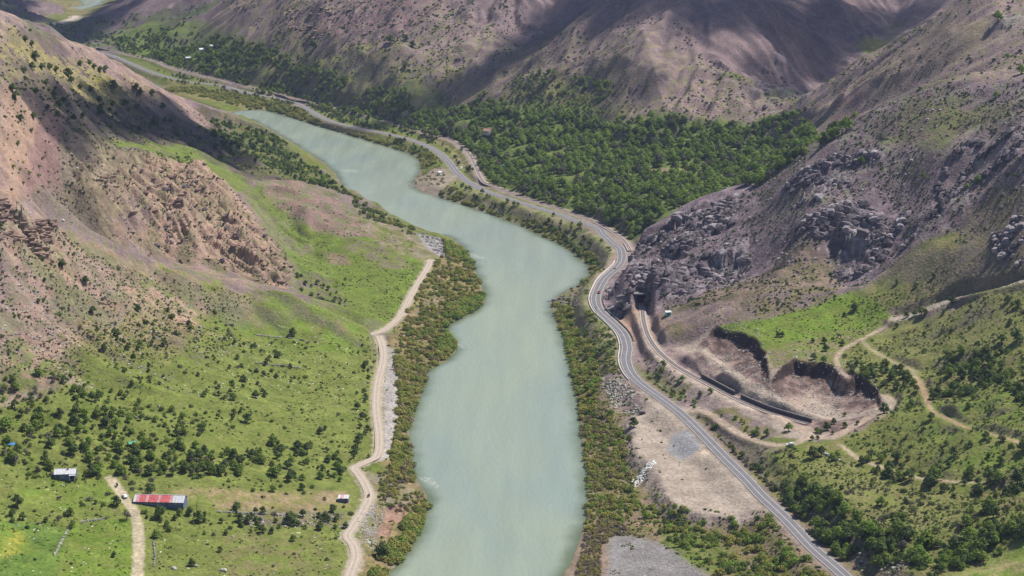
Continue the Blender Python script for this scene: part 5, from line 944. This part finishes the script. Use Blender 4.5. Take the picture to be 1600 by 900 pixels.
# ---------------------------------------------------------------- buildings
def roofed(name, px, py, L_, Wd, hw_, hr, rz, wallm, sheets, label, cat, door=None, wins=(), chimney=False, porch=False, mono=False):
    """rectangular building; sheets = list of roof materials along the front slope; front faces the camera (-Y)"""
    p = at(px, py); e = empty(name, (p.x, p.y, p.z - .1), rz, label, cat)
    w = MB(); t_ = .25; x0, x1, y0, y1 = -L_/2, L_/2, -Wd/2, Wd/2
    ym = y1 if mono else 0.0
    w.add([(x0,y0,-1.5),(x1,y0,-1.5),(x1,y1,-1.5),(x0,y1,-1.5),(x0,y0,hw_),(x1,y0,hw_),(x1,y1,hw_ if not mono else hr),(x0,y1,hw_ if not mono else hr),(x0,ym,hr),(x1,ym,hr)],
          [(0,1,5,4),(1,2,6,9,5),(2,3,7,6),(3,0,4,8,7),(4,5,9,8)] + ([] if mono else [(8,9,6,7)])); w.obj('wall', wallm, e)
    n_ = len(sheets); ov = .45; sl_ = (hr - hw_) / (ym - y0)
    for i, m in enumerate(sheets):
        a = x0 - .3 + (L_ + .6) * i / n_; b = x0 - .3 + (L_ + .6) * (i + 1) / n_ - .04; dz = .06 + .035 * (i % 2); r_ = MB()
        yf = y0 - ov; zf = hw_ - ov * sl_ + dz
        nr = max(2, int((b - a) / .45)); v = []; f = []
        for k in range(nr + 1):
            x = a + (b - a) * k / nr; q = .035 * (k % 2); v += [(x, yf, zf + q), (x, ym, hr + dz + q)]
            if k: f.append((2*k-2, 2*k, 2*k+1, 2*k-1))
        r_.add(v, f); r_.add([(a,yf,zf-.08),(b,yf,zf-.08),(b,yf,zf),(a,yf,zf)], [(0,1,2,3)]); r_.obj('roof_sheet', m, e)
    if not mono:
        r_ = MB(); r_.add([(x0-.3,0,hr+.03),(x1+.3,0,hr+.03),(x1+.3,y1+ov,hw_-ov*sl_+.05),(x0-.3,y1+ov,hw_-ov*sl_+.05)], [(0,1,2,3)]); r_.obj('back_roof', sheets[0], e)
        r_ = MB(); r_.box(x0-.32, x1+.32, -.18, .18, hr+.06, hr+.17); r_.obj('ridge_cap', sheets[-1], e)
    for wx in wins:
        f_ = MB(); 
        f_.box(wx-.55, wx+.55, y0-.06, y0-.003, .9, 1.9); fo = f_.obj('window', M['white'], e); g_ = MB(); g_.box(wx-.45, wx+.45, y0-.09, y0-.062, 1.0, 1.8); g_.obj('pane', M['glass'], fo)
    if door is not None:
        d = MB(); d.box(door-.5, door+.5, y0-.07, y0-.004, .05, 2.0); d.obj('door', M['wood'], e)
    if chimney:
        d = MB(); d.box(L_*.1, L_*.1+.6, -.9, -.3, hw_, hr+.9); d.obj('chimney', M['rust'], e)
    if porch:
        d = MB()
        for xx in (x1-2.6, x1-.2): d.box(xx-.09, xx+.09, y0-1.9, y0-1.7, -.3, hw_-.5)
        d.box(x1-2.9, x1+.1, y0-2.0, y0-.1, hw_-.5, hw_-.38); d.obj('porch', M['galv'], e)
        d = MB(); d.box(x1-2.4, x1-.3, y0-.05, y0-.002, .1, 2.0); d.obj('porch_dark_panel', M['dark'], e)  # near-black panel on the wall, painted darkness under the porch
    return e
Wt, Rd, Pk = M['galv'], M['redroof'], M['pinkroof']
roofed('long_barn', 251, 786, 24.5, 8.4, 2.3, 4.3, R(-4), M['bluewall'], [Wt, Pk] + [Rd, Rd, Pk, Rd, Rd, Rd, Pk, Rd, Rd, Rd] + [Pk, Wt, Wt, Wt, Wt], 'long low barn with a faded red roof and white sheets at both ends', 'barn', door=4, wins=(-9, -6, -3, 0, 8, 10.5))
roofed('shed_house', 103, 745, 10.2, 7.2, 2.9, 4.3, R(5), M['bluewall'], [Wt] * 8, 'small blue walled house with a pale metal roof and chimney below the orchard', 'house', wins=(-1.2,), door=-3.4, chimney=True, porch=True)
roofed('field_hut', 537, 783, 5.0, 3.6, 2.3, 2.9, R(-3), M['bluewall'], [Wt, Pk, Wt, Wt], 'small dark hut with a white flat roof beside the ploughed strip and dirt road', 'hut', door=1.2, mono=True)
roofed('garden_shelter', 206, 697, 3.6, 3.0, 2.0, 2.8, R(30), M['wood'], [M['green']] * 2, 'tiny green roofed shelter among bushes in the middle of the left slope', 'shelter', door=0)
roofed('orchard_house', 763, 208, 8.5, 7.5, 3.0, 5.0, R(-38), M['white'], [M['terracotta']] * 6, 'white house with a pale red roof at the edge of the orchard wood', 'house', wins=(-2, 2), door=0)
roofed('farm_house', 318, 80, 11, 7, 3, 4.6, R(12), M['white'], [M['white']] * 6, 'far white roofed house among the trees above the upper railway', 'house', wins=(-3, 3), door=0)
roofed('farm_house', 330, 74, 5, 4.5, 2.6, 3.8, R(-10), M['white'], [M['white']] * 3, 'smaller far white house just right of the white roofed one', 'house', door=0)
roofed('farm_house', 294, 93, 7, 5, 2.6, 3.8, R(20), M['bluewall'], [M['galv']] * 3, 'far grey blue house below the white roofed houses near the railway', 'house', door=0)
roofed('orchard_shed', 791, 262, 5, 4, 2.6, 3.4, R(8), M['white'], [M['teal']] * 3, 'turquoise roofed shed in the orchard wood right of the railway curve', 'shed', door=0)
roofed('orchard_shed', 899, 250, 5.5, 4, 2.6, 3.6, R(15), M['white'], [M['teal']] * 3, 'turquoise roofed shed deep in the middle of the orchard wood', 'shed', door=0)
roofed('orchard_shed', 905, 222, 7, 5, 2.8, 4, R(15), M['greywall'], [M['galv']] * 4, 'grey roofed shed behind the turquoise one in the orchard wood', 'shed', door=0)
roofed('roadside_kiosk', 687, 273, 6.5, 3.2, 2.8, 3.3, R(72), M['white'], [M['galv']] * 3, 'narrow white kiosk with a dark front on the lay-by beside the road', 'kiosk', door=0, mono=True)
roofed('site_cabin', 1044, 492, 3.4, 2.6, 2.2, 2.6, R(10), M['teal'], [M['galv']] * 2, 'small turquoise cabin on the slope right of the tunnel mouth', 'cabin', door=0, mono=True)
# blue tarpaulin on poles
p = at(20, 700); e = empty('tarpaulin_shelter', p, 0, 'small shelter under a blue tarpaulin at the left edge of the orchard', 'shelter')
mb = MB(); mb.add([(-2,-1.4,1.9),(0,-1.4,2.15),(2,-1.4,1.8),(-2,1.4,2.2),(0,1.4,2.5),(2,1.4,2.1)], [(0,1,4,3),(1,2,5,4)]); mb.obj('tarpaulin', M['blue'], e)
for x in (-1.9, 1.9):
    for y in (-1.3, 1.3): mb = MB(); mb.tube([(x,y,-.3),(x,y,1.95)], [.06,.05], 5); mb.obj('pole', M['wood'], e)
# ---------------------------------------------------------------- tunnel
tn = np.array(raila[0]); rd = raila[3] - raila[0]; ang = math.atan2(rd[0], -rd[1])
e = empty('railway_tunnel_portal', (tn[0], tn[1] + 1.0, tn[2] - .1), ang, 'dark concrete railway tunnel mouth under the grey crags', 'tunnel')
mb = MB(); mb.box(-4.6, -3.2, -2.5, 12, -.5, 6.6); mb.obj('side_wall', M['concrete'], e); mb = MB(); mb.box(3.2, 4.6, -2.5, 12, -.5, 6.6); mb.obj('side_wall', M['concrete'], e)
mb = MB(); mb.box(-5.6, 5.6, -4.2, 12.3, 6.6, 7.5); mb.obj('roof_slab', M['concrete'], e)
mb = MB(); mb.box(-3.19, 3.19, 2.0, 12, .12, 6.59); mb.obj('tunnel_dark_block', M['dark'], e)  # near-black block filling the mouth, painted darkness of the bore
# ---------------------------------------------------------------- retaining walls of the railway
def along(pl, pxa, pxb):
    q = fine(pl, 1.0); a, b, _ = project(q[:, 0], q[:, 1], q[:, 2]); return q[(a > pxa) & (a < pxb)]
def wall_run(name, q, off, h0, h1, th, m, label, cat, plen=5.0, part='wall_panel', capm=None):
    q = fine(offs(q, off), plen); e = empty(name, tuple(q[0]), 0, label, cat)
    for i in range(len(q) - 1):
        a, b = q[i], q[i + 1]; L_ = math.hypot(b[0] - a[0], b[1] - a[1]); an = math.atan2(b[1] - a[1], b[0] - a[0]); mb = MB(); mb.box(0.02, L_ - .02, -th/2, th/2, h0, h1 + .06 * (i % 2))
        o = mb.obj(part, m, e, tuple(np.array(a) - q[0])); o.rotation_euler = (0, 0, an)
        if capm: mb = MB(); mb.box(0, L_, -th/2-.12, th/2+.12, h1+.07, h1+.32); o2 = mb.obj('coping', capm, o)
    return e
wall_run('retaining_wall', along(raila, 1088, 1142), 3.0, -1, 2.3, .5, M['darkwall'], 'shorter dark retaining wall beside the railway, nearer the tunnel', 'retaining wall', capm=M['concrete'])
wall_run('retaining_wall', along(raila, 1150, 1264), 3.0, -1, 2.3, .5, M['darkwall'], 'longer dark retaining wall beside the railway below the quarry pit', 'retaining wall', capm=M['concrete'])
wall_run('roadside_barrier', road[(road[:,1] > 1240) & (road[:,1] < 1440)], -4.9, -.5, .75, .35, M['concrete'], 'low concrete barrier on the crag side of the road bend', 'barrier', 6, 'barrier_block')
wall_run('roadside_barrier', road[(road[:,1] > 1150) & (road[:,1] < 1480)], 4.9, -.5, .75, .35, M['white'], 'low white barrier on the river side of the road bend', 'barrier', 6, 'barrier_block')
# ---------------------------------------------------------------- poles
def pole(px, py, h, label, arm=True):
    p = at(px, py); e = empty('utility_pole', p, 0.5, label, 'pole', 'utility poles along the road and track'); mb = MB(); mb.tube([(0,0,-.5),(0,0,h)], [.17,.11], 6); mb.obj('post', M['wood'], e)
    if arm: mb = MB(); mb.box(-1.1, 1.1, -.06, .06, h-.7, h-.56); a = mb.obj('crossarm', M['wood'], e); mb = MB(); [mb.tube([(x,0,h-.56),(x,0,h-.3)], [.06,.04], 5) for x in (-.95,0,.95)]; mb.obj('insulators', M['white'], a)
for a in ((1012,586,7,'wooden pole between the road and the railway above the gravel lot'),(969,556,8,'wooden pole at the river side of the road below the tunnel'),(1334,692,8,'wooden pole beside the track east of the white car'),(1436,731,9,'wooden pole in the red soil meadow on the right'),(1213,526,6,'wooden pole standing on the bright green terrace'),(931,492,6,'short pole at the outer edge of the road bend'),(1366,628,6,'wooden pole by the east end of the quarry'),(308,806,6,'wooden pole in front of the red roofed barn')): pole(*a)
# ---------------------------------------------------------------- vehicles
def car(name, px, py, rz, m, label, van=False, z=None):
    p = at(px, py) if z is None else Vector(P(px, py, z)); e = empty(name, (p.x, p.y, p.z + .02), rz, label, 'van' if van else 'car')
    h = 1.95 if van else 1.45; L_ = 4.9 if van else 4.3
    prof = [(-.5,.35),(-.5,.85),(-.34,.95),(-.22,h-.12),(-.12,h),(.38,h),(.47,h-.2),(.5,.95),(.5,.35)] if van else [(-.5,.35),(-.5,.78),(-.27,.9),(-.13,h-.08),(-.05,h),(.25,h),(.33,h-.08),(.45,.92),(.5,.85),(.5,.35)]
    v = []; n_ = len(prof)
    for sx, ins in ((-1, 1), (1, 1)):
        for (a, b) in prof: v.append((a * L_, sx * (.85 - (.12 if b > 1 else 0)), b))
    mb = MB(); mb.add(v, [tuple(range(n_))[::-1], tuple(range(n_, 2*n_))] + [(i, (i+1) % n_, n_+(i+1) % n_, n_+i) for i in range(n_)]); mb.obj('body', m, e)
    for nm, x0, x1, yy in (('side_window', -.18, .36, .76), ('side_window', -.18, .36, -.76)):
        mb = MB(); mb.add([(x0*L_,yy,.98),(x1*L_,yy,.98),((x1-.06)*L_,yy*.975,h-.12),((x0+.08)*L_,yy*.975,h-.12)], [(0,1,2,3)]); mb.obj(nm, M['glass'], e)
    mb = MB(); a, b = prof[2], prof[3]; mb.add([((a[0]+.02)*L_-.03,-.66,a[1]+.08),((a[0]+.02)*L_-.03,.66,a[1]+.08),(b[0]*L_-.03,.62,b[1]),(b[0]*L_-.03,-.62,b[1])], [(0,1,2,3)]); mb.obj('windscreen', M['glass'], e)
    for sx in (-.32, .31):
        for sy in (-.82, .82):
            mb = MB(); mb.tube([(sx*L_, sy-.1, .33),(sx*L_, sy+.1, .33)], [.33,.33], 10); w_ = mb.obj('wheel', M['tyre'], e); mb = MB(); mb.tube([(sx*L_, sy-.11, .33),(sx*L_, sy+.11, .33)], [.18,.18], 8); mb.obj('rim', M['lamp'], w_)
    for sy in (-.6, .6): mb = MB(); mb.box(-.505*L_, -.495*L_, sy-.15, sy+.15, .6, .75); mb.obj('headlight', M['lamp'], e)
def rdir(px, pl=None):
    pl = road if pl is None else pl; a, b, _ = project(pl[:, 0], pl[:, 1], pl[:, 2]); i = int(np.argmin(np.hypot(a - px[0], b - px[1]))); i = min(max(i, 1), len(pl) - 2); d = pl[i+1] - pl[i-1]; return math.atan2(d[1], d[0])
car('parked_car', 1235, 696, R(5), M['carwhite'], 'white hatchback parked on the dirt track below the railway'); car('moving_car', 935.5, 458, rdir((935,458)), M['carred'], 'dark red car on the road bend beside the grey crags', z=14.12)
car('moving_car', 960, 422, rdir((960,422)), M['cardark'], 'dark car further up the road at the narrow rocky corner', z=13.1); car('parked_car', 1003, 647, R(-8), M['cardark'], 'dark purple car parked at the top of the gravel lot')
car('parked_car', 195, 777, R(-60), M['carwhite'], 'pale car parked on the farm track left of the red roofed barn'); car('moving_van', 185, 91, rdir((185,91)), M['carwhite'], 'white van on the far road beyond the yellow flowered ridge', True); car('parked_van', 720, 264, R(60), M['carwhite'], 'white van parked by the junction right of the far lay-by', True)
# ---------------------------------------------------------------- long metal frame lying in the grass
a = at(1284, 708); b_ = at(1314, 720); e = empty('metal_frame', a, math.atan2(b_.y - a.y, b_.x - a.x), 'long white and grey metal frame lying in the grass beside dark bushes', 'metal frame'); L_ = (b_ - a).length
for y in (-.55, .55): mb = MB(); mb.box(0, L_, y-.12, y+.12, .15, .5); mb.obj('beam', M['bluewall'], e)
for i in range(8): x = L_ * (i + .4) / 8; mb = MB(); mb.box(x-.42, x+.42, -.44, .44, .35, .75 + .2 * (i % 3)); mb.obj('crate_section', M['white'] if i % 3 else M['galv'], e)
a = at(1277, 709); e = empty('sheet_stack', a, .2, 'small orange and white stack of boards left of the metal frame', 'boards'); mb = MB(); mb.box(-1.3, 1.3, -.5, .5, -.1, .35); mb.obj('board', M['orange'], e); mb = MB(); mb.box(-1.2, .2, -.45, .4, .353, .5); mb.obj('board', M['white'], e)
# ---------------------------------------------------------------- stones, walls, rubble
def rock_mesh(seed, m, flat=.7):
    r = random.Random(seed); bm = bmesh.new(); bmesh.ops.create_icosphere(bm, subdivisions=2, radius=1)
    for v in bm.verts:
        q = v.co.normalized(); k = 1 + .28 * math.sin(q.x * 3.1 + seed) * math.cos(q.y * 2.7 + seed * 2) + r.uniform(-.12, .12); v.co = Vector((q.x * k, q.y * k * .85, q.z * k * flat))
    me = bpy.data.meshes.new('rock'); bm.to_mesh(me); bm.free(); me.materials.append(m); return me
RK = [rock_mesh(i, M['stone']) for i in range(3)] + [rock_mesh(5 + i, M['darkrock'], .6) for i in range(3)] + [rock_mesh(9 + i, M['pale'], .45) for i in range(2)]
# individual boulders
bl = []
for px, py, s_, v in [(852,474,1.3,3),(858,471,1.8,4),(866,470,2.4,5),(874,468,2.6,3),(882,467,2.4,4),(889,468,2.2,5),(878,474,2.0,4),(868,476,1.6,3),(890,475,2.0,3),(884,480,1.5,5),(660,370,1.8,3),(668,371,2.2,4),(676,372,2.0,5),(684,375,2.0,3),(690,381,1.8,4),(697,388,2.2,5),(704,392,2.2,3),(709,397,1.9,4),(648,366,1.5,5),(693,372,1.2,3),
        (98,345,2.2,0),(109,333,1.6,1),(103,319,1.4,2),(121,263,1.6,0),(112,347,1.5,1),(128,300,1.1,2),(211,212,1.6,0),(222,213,1.3,1),(479,534,1.6,2),(390,555,1.5,1),(420,556,1.2,0),(1329,526,1.0,1),(1465,518,.9,0),(272,889,2.2,0),(349,892,2.6,1),(306,885,2.0,2),(248,635,1.6,0),(540,268,1.4,3),(662,750,1.2,3),(753,462,0,3),(760,400,.9,3),(706,340,1.4,3),(640,290,2,4),(648,283,1.8,5),(636,280,1.2,3)]:
    if s_ > 0: bl.append((px, py, s_, v))
bl = [(a, b_, s_ * (.6 if v < 3 else .8), v) for a, b_, s_, v in bl]
bt = {0: 'pale grey boulder', 1: 'rounded pale boulder', 2: 'angular pale boulder', 3: 'dark wet rock', 4: 'dark flat rock', 5: 'brown angular rock'}
items = []; pos = []
for px, py, s_, v in bl:
    p = at(px, py)
    if np.isnan(p.x): continue
    items.append((px, py, s_, v)); pos.append((p, s_, v))
labs = describe(items, '', 'x', [bt[k] for k in range(6)])
for (p, s_, v), lb in zip(pos, labs):
    o = bpy.data.objects.new('boulder', RK[v]); col.objects.link(o); o.location = (p.x, p.y, p.z + s_ * .15); o.scale = (s_,) * 3; o.rotation_euler = (0, 0, random.uniform(0, 6)); tag(o, ' '.join(lb.split()), 'rock', 'boulders on banks and slopes')
def stones(name, pts, cnt, s0, s1, vs, clump=0, cs=20, z=None):
    PL[name] = []; PL[name + '_'] = 0
    pl = poly(pts, z); r = np.random.default_rng(cnt); x = r.uniform(pl[:,0].min(), pl[:,0].max(), cnt * 10); y = r.uniform(pl[:,1].min(), pl[:,1].max(), cnt * 10); k = inside(x, y, pl); x = x[k]; y = y[k]
    if clump: nn_ = fbm(x, y, cs, 2, 700); k = nn_ > np.quantile(nn_, clump); x = x[k]; y = y[k]
    zz = hz(x, y); return [(x[i], y[i], zz[i] + .05, s0 + (s1 - s0) * r.random() ** 2, int(vs[r.integers(len(vs))]), r.uniform(0, 6), '') for i in range(min(cnt, len(x))) if zz[i] > -.2]
gn_scatter('meadow_stones', stones('a', [(380,490),(560,500),(560,650),(380,640)], 260, .25, .75, [6,7], .5, 12) + stones('a', [(0,740),(210,745),(330,880),(0,900)], 120, .2, .7, [6,7,0], .4, 20) + stones('a', [(230,830),(540,830),(540,960),(230,960)], 110, .2, .8, [0,1,6], .4, 20)
           + stones('a', [(250,560),(420,530),(470,620),(330,640)], 160, .2, .7, [6,0], .5, 18) + stones('a', [(0,420),(140,450),(420,520),(300,620),(0,600)], 300, .3, 1.0, [0,1,2], .45, 20), RK)
gn_scatter('rubble', stones('b', [(1097,521),(1180,537),(1203,575),(1262,573),(1355,600),(1372,634),(1340,650),(1230,636),(1130,580)], 1500, .15, .75, [0,1,2,3], .3, 15, 26) + stones('b', [(930,595),(985,605),(1000,650),(960,640)], 400, .3, 1.0, [0,2], .2, 15) + stones('b', [(560,790),(590,790),(585,860),(560,850)], 220, .3, .9, [0,1,2])
           + stones('b', [(600,530),(622,560),(616,700),(598,700)], 300, .2, .7, [0,1,2]) + stones('b', [(950,845),(1030,850),(1130,910),(1100,950),(940,950)], 900, .15, .5, [0,1], .2) + stones('b', [(680,440),(690,470),(640,520),(620,530)], 160, .3, 1.0, [0,1,2]) + stones('b', [(370,800),(540,805),(545,825),(375,825)], 260, .3, .8, [0,3,2])
           + stones('b', [(850,465),(900,462),(910,490),(880,490)], 120, .5, 1.2, [3,4,5]) + stones('b', [(650,362),(690,370),(715,395),(690,405)], 150, .5, 1.4, [3,4,5]) + stones('b', [(1340,845),(1430,880),(1400,900),(1340,900)], 200, .3, 1.0, [0,3]), RK)
def slab_mesh(seed, m):
    r = random.Random(seed); bm = bmesh.new(); tl = Matrix.Rotation(r.uniform(-.5, .5), 4, 'X') @ Matrix.Rotation(r.uniform(-.45, .45), 4, 'Y')
    for k in range(15):
        d = Vector((r.gauss(0, 1), r.gauss(0, 1), r.gauss(0, 1))).normalized(); bm.verts.new(tl @ Vector((d.x * 1.55 * r.uniform(.7, 1.1), d.y * .85 * r.uniform(.7, 1.1), d.z * .8)))
    h_ = bmesh.ops.convex_hull(bm, input=bm.verts); bmesh.ops.delete(bm, geom=[g_ for g_ in h_['geom_interior'] if isinstance(g_, bmesh.types.BMVert)], context='VERTS')
    me = bpy.data.meshes.new('slab'); bm.to_mesh(me); bm.free(); me.materials.append(m); return me
CR = [slab_mesh(60 + i, mat('crag_rock_%s' % nm, cl, .95, .35, .6, .15, 1.6, var=.25)) for i, (nm, cl) in enumerate((('light', (.29,.255,.27)), ('grey', (.17,.14,.155)), ('dark', (.095,.078,.088)), ('grey_b', (.20,.165,.18)), ('brown', (.30,.215,.17)), ('red_brown', (.20,.13,.11))))]
def crag(pts, cnt, s0, s1, vs, q_=.35, cs=28, sd=0):
    pl = poly(pts); r = np.random.default_rng(cnt + sd); x = r.uniform(pl[:,0].min(), pl[:,0].max(), cnt * 14); y = r.uniform(pl[:,1].min(), pl[:,1].max(), cnt * 14); k = inside(x, y, pl); x = x[k]; y = y[k]
    nn_ = ridged(x, y, cs, 3, 444 + sd) + fbm(x, y, 70, 2, 445) * .4; k = nn_ > np.quantile(nn_, q_); x = x[k][:cnt]; y = y[k][:cnt]; zz = hz(x, y)
    return [(x[i], y[i], zz[i] - .25 - .22 * s1 * r.random(), (s0 + (s1 - s0) * r.random() ** 2.0) * 1.15, int(vs[r.integers(len(vs))]), .85 + r.normal() * .3, '') for i in range(len(x))]
gn_scatter('crag_rocks', crag([(985,392),(1040,352),(1100,322),(1140,310),(1150,345),(1130,380),(1175,402),(1150,440),(1080,460),(1030,462),(1020,455),(985,450),(950,440),(943,460),(955,482),(985,490),(990,468),(978,430)], 2300, .8, 4.0, [0,1,1,2,3,2,2], .42, 34)
           + crag([(1250,350),(1300,330),(1350,325),(1420,330),(1445,360),(1400,410),(1350,438),(1310,433),(1290,400),(1255,380)], 1200, .9, 4.2, [0,1,1,2,3,2], .5, 34) + crag([(1230,300),(1290,258),(1360,238),(1380,252),(1330,290),(1280,320),(1240,330)], 330, .8, 3.6, [0,1,2,3], .55)
           + crag([(1440,330),(1470,275),(1510,220),(1600,205),(1600,245),(1540,280),(1490,330),(1450,345)], 360, .8, 3.6, [1,2,3,2], .6) + crag([(1545,352),(1600,338),(1600,420),(1560,398)], 200, .9, 3.6, [0,0,1,2], .5) + crag([(1060,320),(1180,290),(1330,195),(1500,140),(1600,130),(1600,300),(1400,430),(1150,470),(1050,440)], 1100, .4, 1.8, [1,2,3,0], .5, 60)
           + crag([(0,318),(50,338),(105,375),(90,410),(40,405),(0,395)], 330, .7, 2.8, [4,5,5,4], .5, 20) + crag([(150,280),(300,265),(400,350),(455,420),(440,450),(300,415),(180,370)], 700, .6, 2.6, [4,5,5,2,4], .5, 22) + crag([(0,300),(250,420),(330,500),(100,560),(0,600)], 500, .3, 1.3, [4,5,0,1], .4, 40)
           + crag([(1195,110),(1250,115),(1260,170),(1195,170)], 160, 1, 4, [1,2,3], .4) + crag([(440,30),(560,10),(640,40),(560,60),(470,70)], 220, 1, 4, [5,2,4], .5), CR)
gn_scatter('white_rubble', stones('c', [(985,752),(1005,740),(1020,728),(1026,735),(1010,750),(992,764)], 170, .3, .9, [0,1,6]), [rock_mesh(30 + i, M['white'], .6) for i in range(8)])
def stone_wall(pxs, label, h=.8, wd=.5, n_=None):
    pts = [at(*q) for q in pxs]; pl = fine(np.array([tuple(p) for p in pts]), .75); e = empty('stone_wall', tuple(pl[0]), 0, label, 'stone wall'); mb = MB(); r = random.Random(len(pl))
    for i in range(len(pl)):
        for k in range(3):
            if r.random() < .12: continue
            x = pl[i][0] - pl[0][0] + r.uniform(-.3,.3); y = pl[i][1] - pl[0][1] + r.uniform(-wd,wd); z = float(hz(np.array([pl[i][0]]), np.array([pl[i][1]]))[0]) - pl[0][2] + k * .28 - .1; s_ = r.uniform(.22,.42)
            mb.box(x-s_, x+s_, y-s_*.8, y+s_*.8, z, z+s_*r.uniform(.8,1.3), 0, .08, r.uniform(0,3), (x, y))
    tag(mb.obj('stones', M['stone'], e), kind='stuff')
for q, lb in (([(398,523),(420,526),(442,528)], 'pale stone wall left of the lone round tree in the meadow'), ([(452,529),(474,533)], 'short pale stone wall right under the lone round tree'), ([(127,817),(150,813),(167,810)], 'low stone wall between the two left fields and the farm track'), ([(85,868),(95,850),(104,832),(112,817)], 'broken stone wall between dark green and light green fields'), ([(240,848),(243,868),(240,885)], 'short stone wall right of the farm track near the bottom edge'),
              ([(340,800),(400,803),(450,806)], 'stone wall below the ploughed strip in the pasture'), ([(400,568),(430,571),(470,576)], 'overgrown stone wall among bushes in the middle meadow'), ([(180,640),(200,650),(240,655)], 'low stone wall on the bushy left slope')): stone_wall(q, lb)
# pen wall round the ploughed river plots
stone_wall([(600,794),(597,806),(593,820)], 'pale stone wall on the left side of the bare brown river plot')
# ---------------------------------------------------------------- cows
def cow(px, py, rz, label, m=None, s_=1.0):
    p = at(px, py); bm = bmesh.new(); vs = [(-.9,0,1.25),(-.3,0,1.2),(.4,0,1.22),(.8,0,1.35),(1.15,0,1.5),(1.5,0,1.3),(-.8,.25,.9),(-.85,.25,.45),(-.8,.25,.02),(-.8,-.25,.9),(-.75,-.25,.45),(-.8,-.25,.02),(.6,.25,.85),(.6,.25,.45),(.62,.25,.02),(.6,-.25,.85),(.65,-.25,.45),(.6,-.25,.02),(-1.1,0,1.1),(-1.15,0,.6)]
    ed = [(0,1),(1,2),(2,3),(3,4),(4,5),(0,6),(6,7),(7,8),(0,9),(9,10),(10,11),(2,12),(12,13),(13,14),(2,15),(15,16),(16,17),(0,18),(18,19)]; rr_ = [.34,.38,.36,.24,.19,.12,.17,.09,.07,.17,.09,.07,.15,.08,.07,.15,.08,.07,.05,.04]
    me = bpy.data.meshes.new('cow'); me.from_pydata(vs, ed, []); o = bpy.data.objects.new('cow', me); col.objects.link(o); o.location = p; o.rotation_euler = (0, 0, rz); md = o.modifiers.new('s', 'SKIN')
    for i, r_ in enumerate(rr_): me.skin_vertices[0].data[i].radius = (r_, r_)
    me.skin_vertices[0].data[1].use_root = True; me.materials.append(m or M['cardark']); tag(o, label, 'cow')
try:
    for a in ((576,777,1.2,'dark cow walking on the dirt road right of the small hut'),(183,760,2.0,'dark cow standing on the farm track above the pale car'),(92,781,.4,'dark cow lying between pale stones in the left field')):
        p0 = cow
        px, py, rz, lb = a; p = at(px, py); me = bpy.data.meshes.new('cow')
        bm = bmesh.new(); bm.free()
        cow(px, py, rz, lb)
except Exception as ex: print('cow', ex)
# ---------------------------------------------------------------- clouds (above the picture; they shade the far mountains, the last one the left slope) and haze
cm = bpy.data.materials.new('cloud_vapour'); cm.use_nodes = True; t = cm.node_tree; b = t.nodes['Principled BSDF']; b.inputs['Base Color'].default_value = (.9,.9,.9,1); b.inputs['Roughness'].default_value = 1
tr = t.nodes.new('ShaderNodeBsdfTransparent'); ms = t.nodes.new('ShaderNodeMixShader'); ms.inputs[0].default_value = .52; t.links.new(tr.outputs[0], ms.inputs[1]); t.links.new(b.outputs[0], ms.inputs[2]); t.links.new(ms.outputs[0], t.nodes['Material Output'].inputs[0])
def shade_cloud(pts, alt, r0, r1, step, dens=1.0, edge=8, z=None):
    pl = poly(pts, z); bm = bmesh.new(); r = random.Random(int(abs(pl[0][0]))); zg = float(np.mean(hz(pl[:,0], pl[:,1]))); tt = (alt - zg) / SD.z
    x0, y0 = pl.min(0); x1, y1 = pl.max(0); X = []; x = x0
    while x < x1:
        y = y0
        while y < y1: X.append((x + r.uniform(-step,step)*.5, y + r.uniform(-step,step)*.5)); y += step
        x += step
    X = np.array(X); sd_ = sdf(X[:,0], X[:,1], pl, 100)
    for (x, y), d in zip(X, sd_):
        if d < -edge or r.random() > dens: continue
        rad = r.uniform(r0, r1) * (.5 + .5 * min(1, (d + edge) / (2.2 * r0)))
        bmesh.ops.create_icosphere(bm, subdivisions=2, radius=rad, matrix=Matrix.Translation((x + SD.x * tt, y + SD.y * tt, alt + r.uniform(-20, 20))) @ Matrix.Diagonal((1, 1, .5, 1)))
    me = bpy.data.meshes.new('shade_cloud'); bm.to_mesh(me); bm.free(); me.polygons.foreach_set('use_smooth', [True] * len(me.polygons)); me.materials.append(cm); o = bpy.data.objects.new('shade_cloud', me); col.objects.link(o); tag(o, kind='structure')
shade_cloud([(600,178),(660,155),(725,112),(790,60),(850,10),(940,-8),(950,10),(870,55),(820,95),(740,142),(690,168),(630,186)], 1700, 30, 44, 24, 1, -6)
shade_cloud([(850,-8),(1500,-8),(1440,30),(1340,90),(1220,180),(1190,150),(1230,90),(1150,60),(1050,45),(940,50),(860,60)], 1760, 40, 66, 42, .8, 0)
shade_cloud([(-60,-8),(55,6),(100,20),(125,20),(170,-12),(330,-12),(290,5),(230,25),(170,45),(110,66),(60,66),(-60,60)], 1800, 44, 60, 40, 1, -14, z=20)
shade_cloud([(-20,88),(60,100),(200,150),(330,190),(430,235),(440,278),(390,275),(300,232),(200,205),(120,182),(40,155),(-20,130)], 1550, 24, 38, 22)  # unseen, added to darken the left slope, dim in grazing light
hb = bpy.data.materials.new('valley_haze'); hb.use_nodes = True; t = hb.node_tree; t.nodes.remove(t.nodes['Principled BSDF']); v = t.nodes.new('ShaderNodeVolumePrincipled'); v.inputs['Color'].default_value = (.52,.63,1.0,1); v.inputs['Density'].default_value = .000045; v.inputs['Anisotropy'].default_value = .3; t.links.new(v.outputs[0], t.nodes['Material Output'].inputs['Volume'])
mb = MB(); mb.box(-10500, 10500, -60, 11500, -7, 900); tag(mb.obj('haze', hb), kind='stuff')
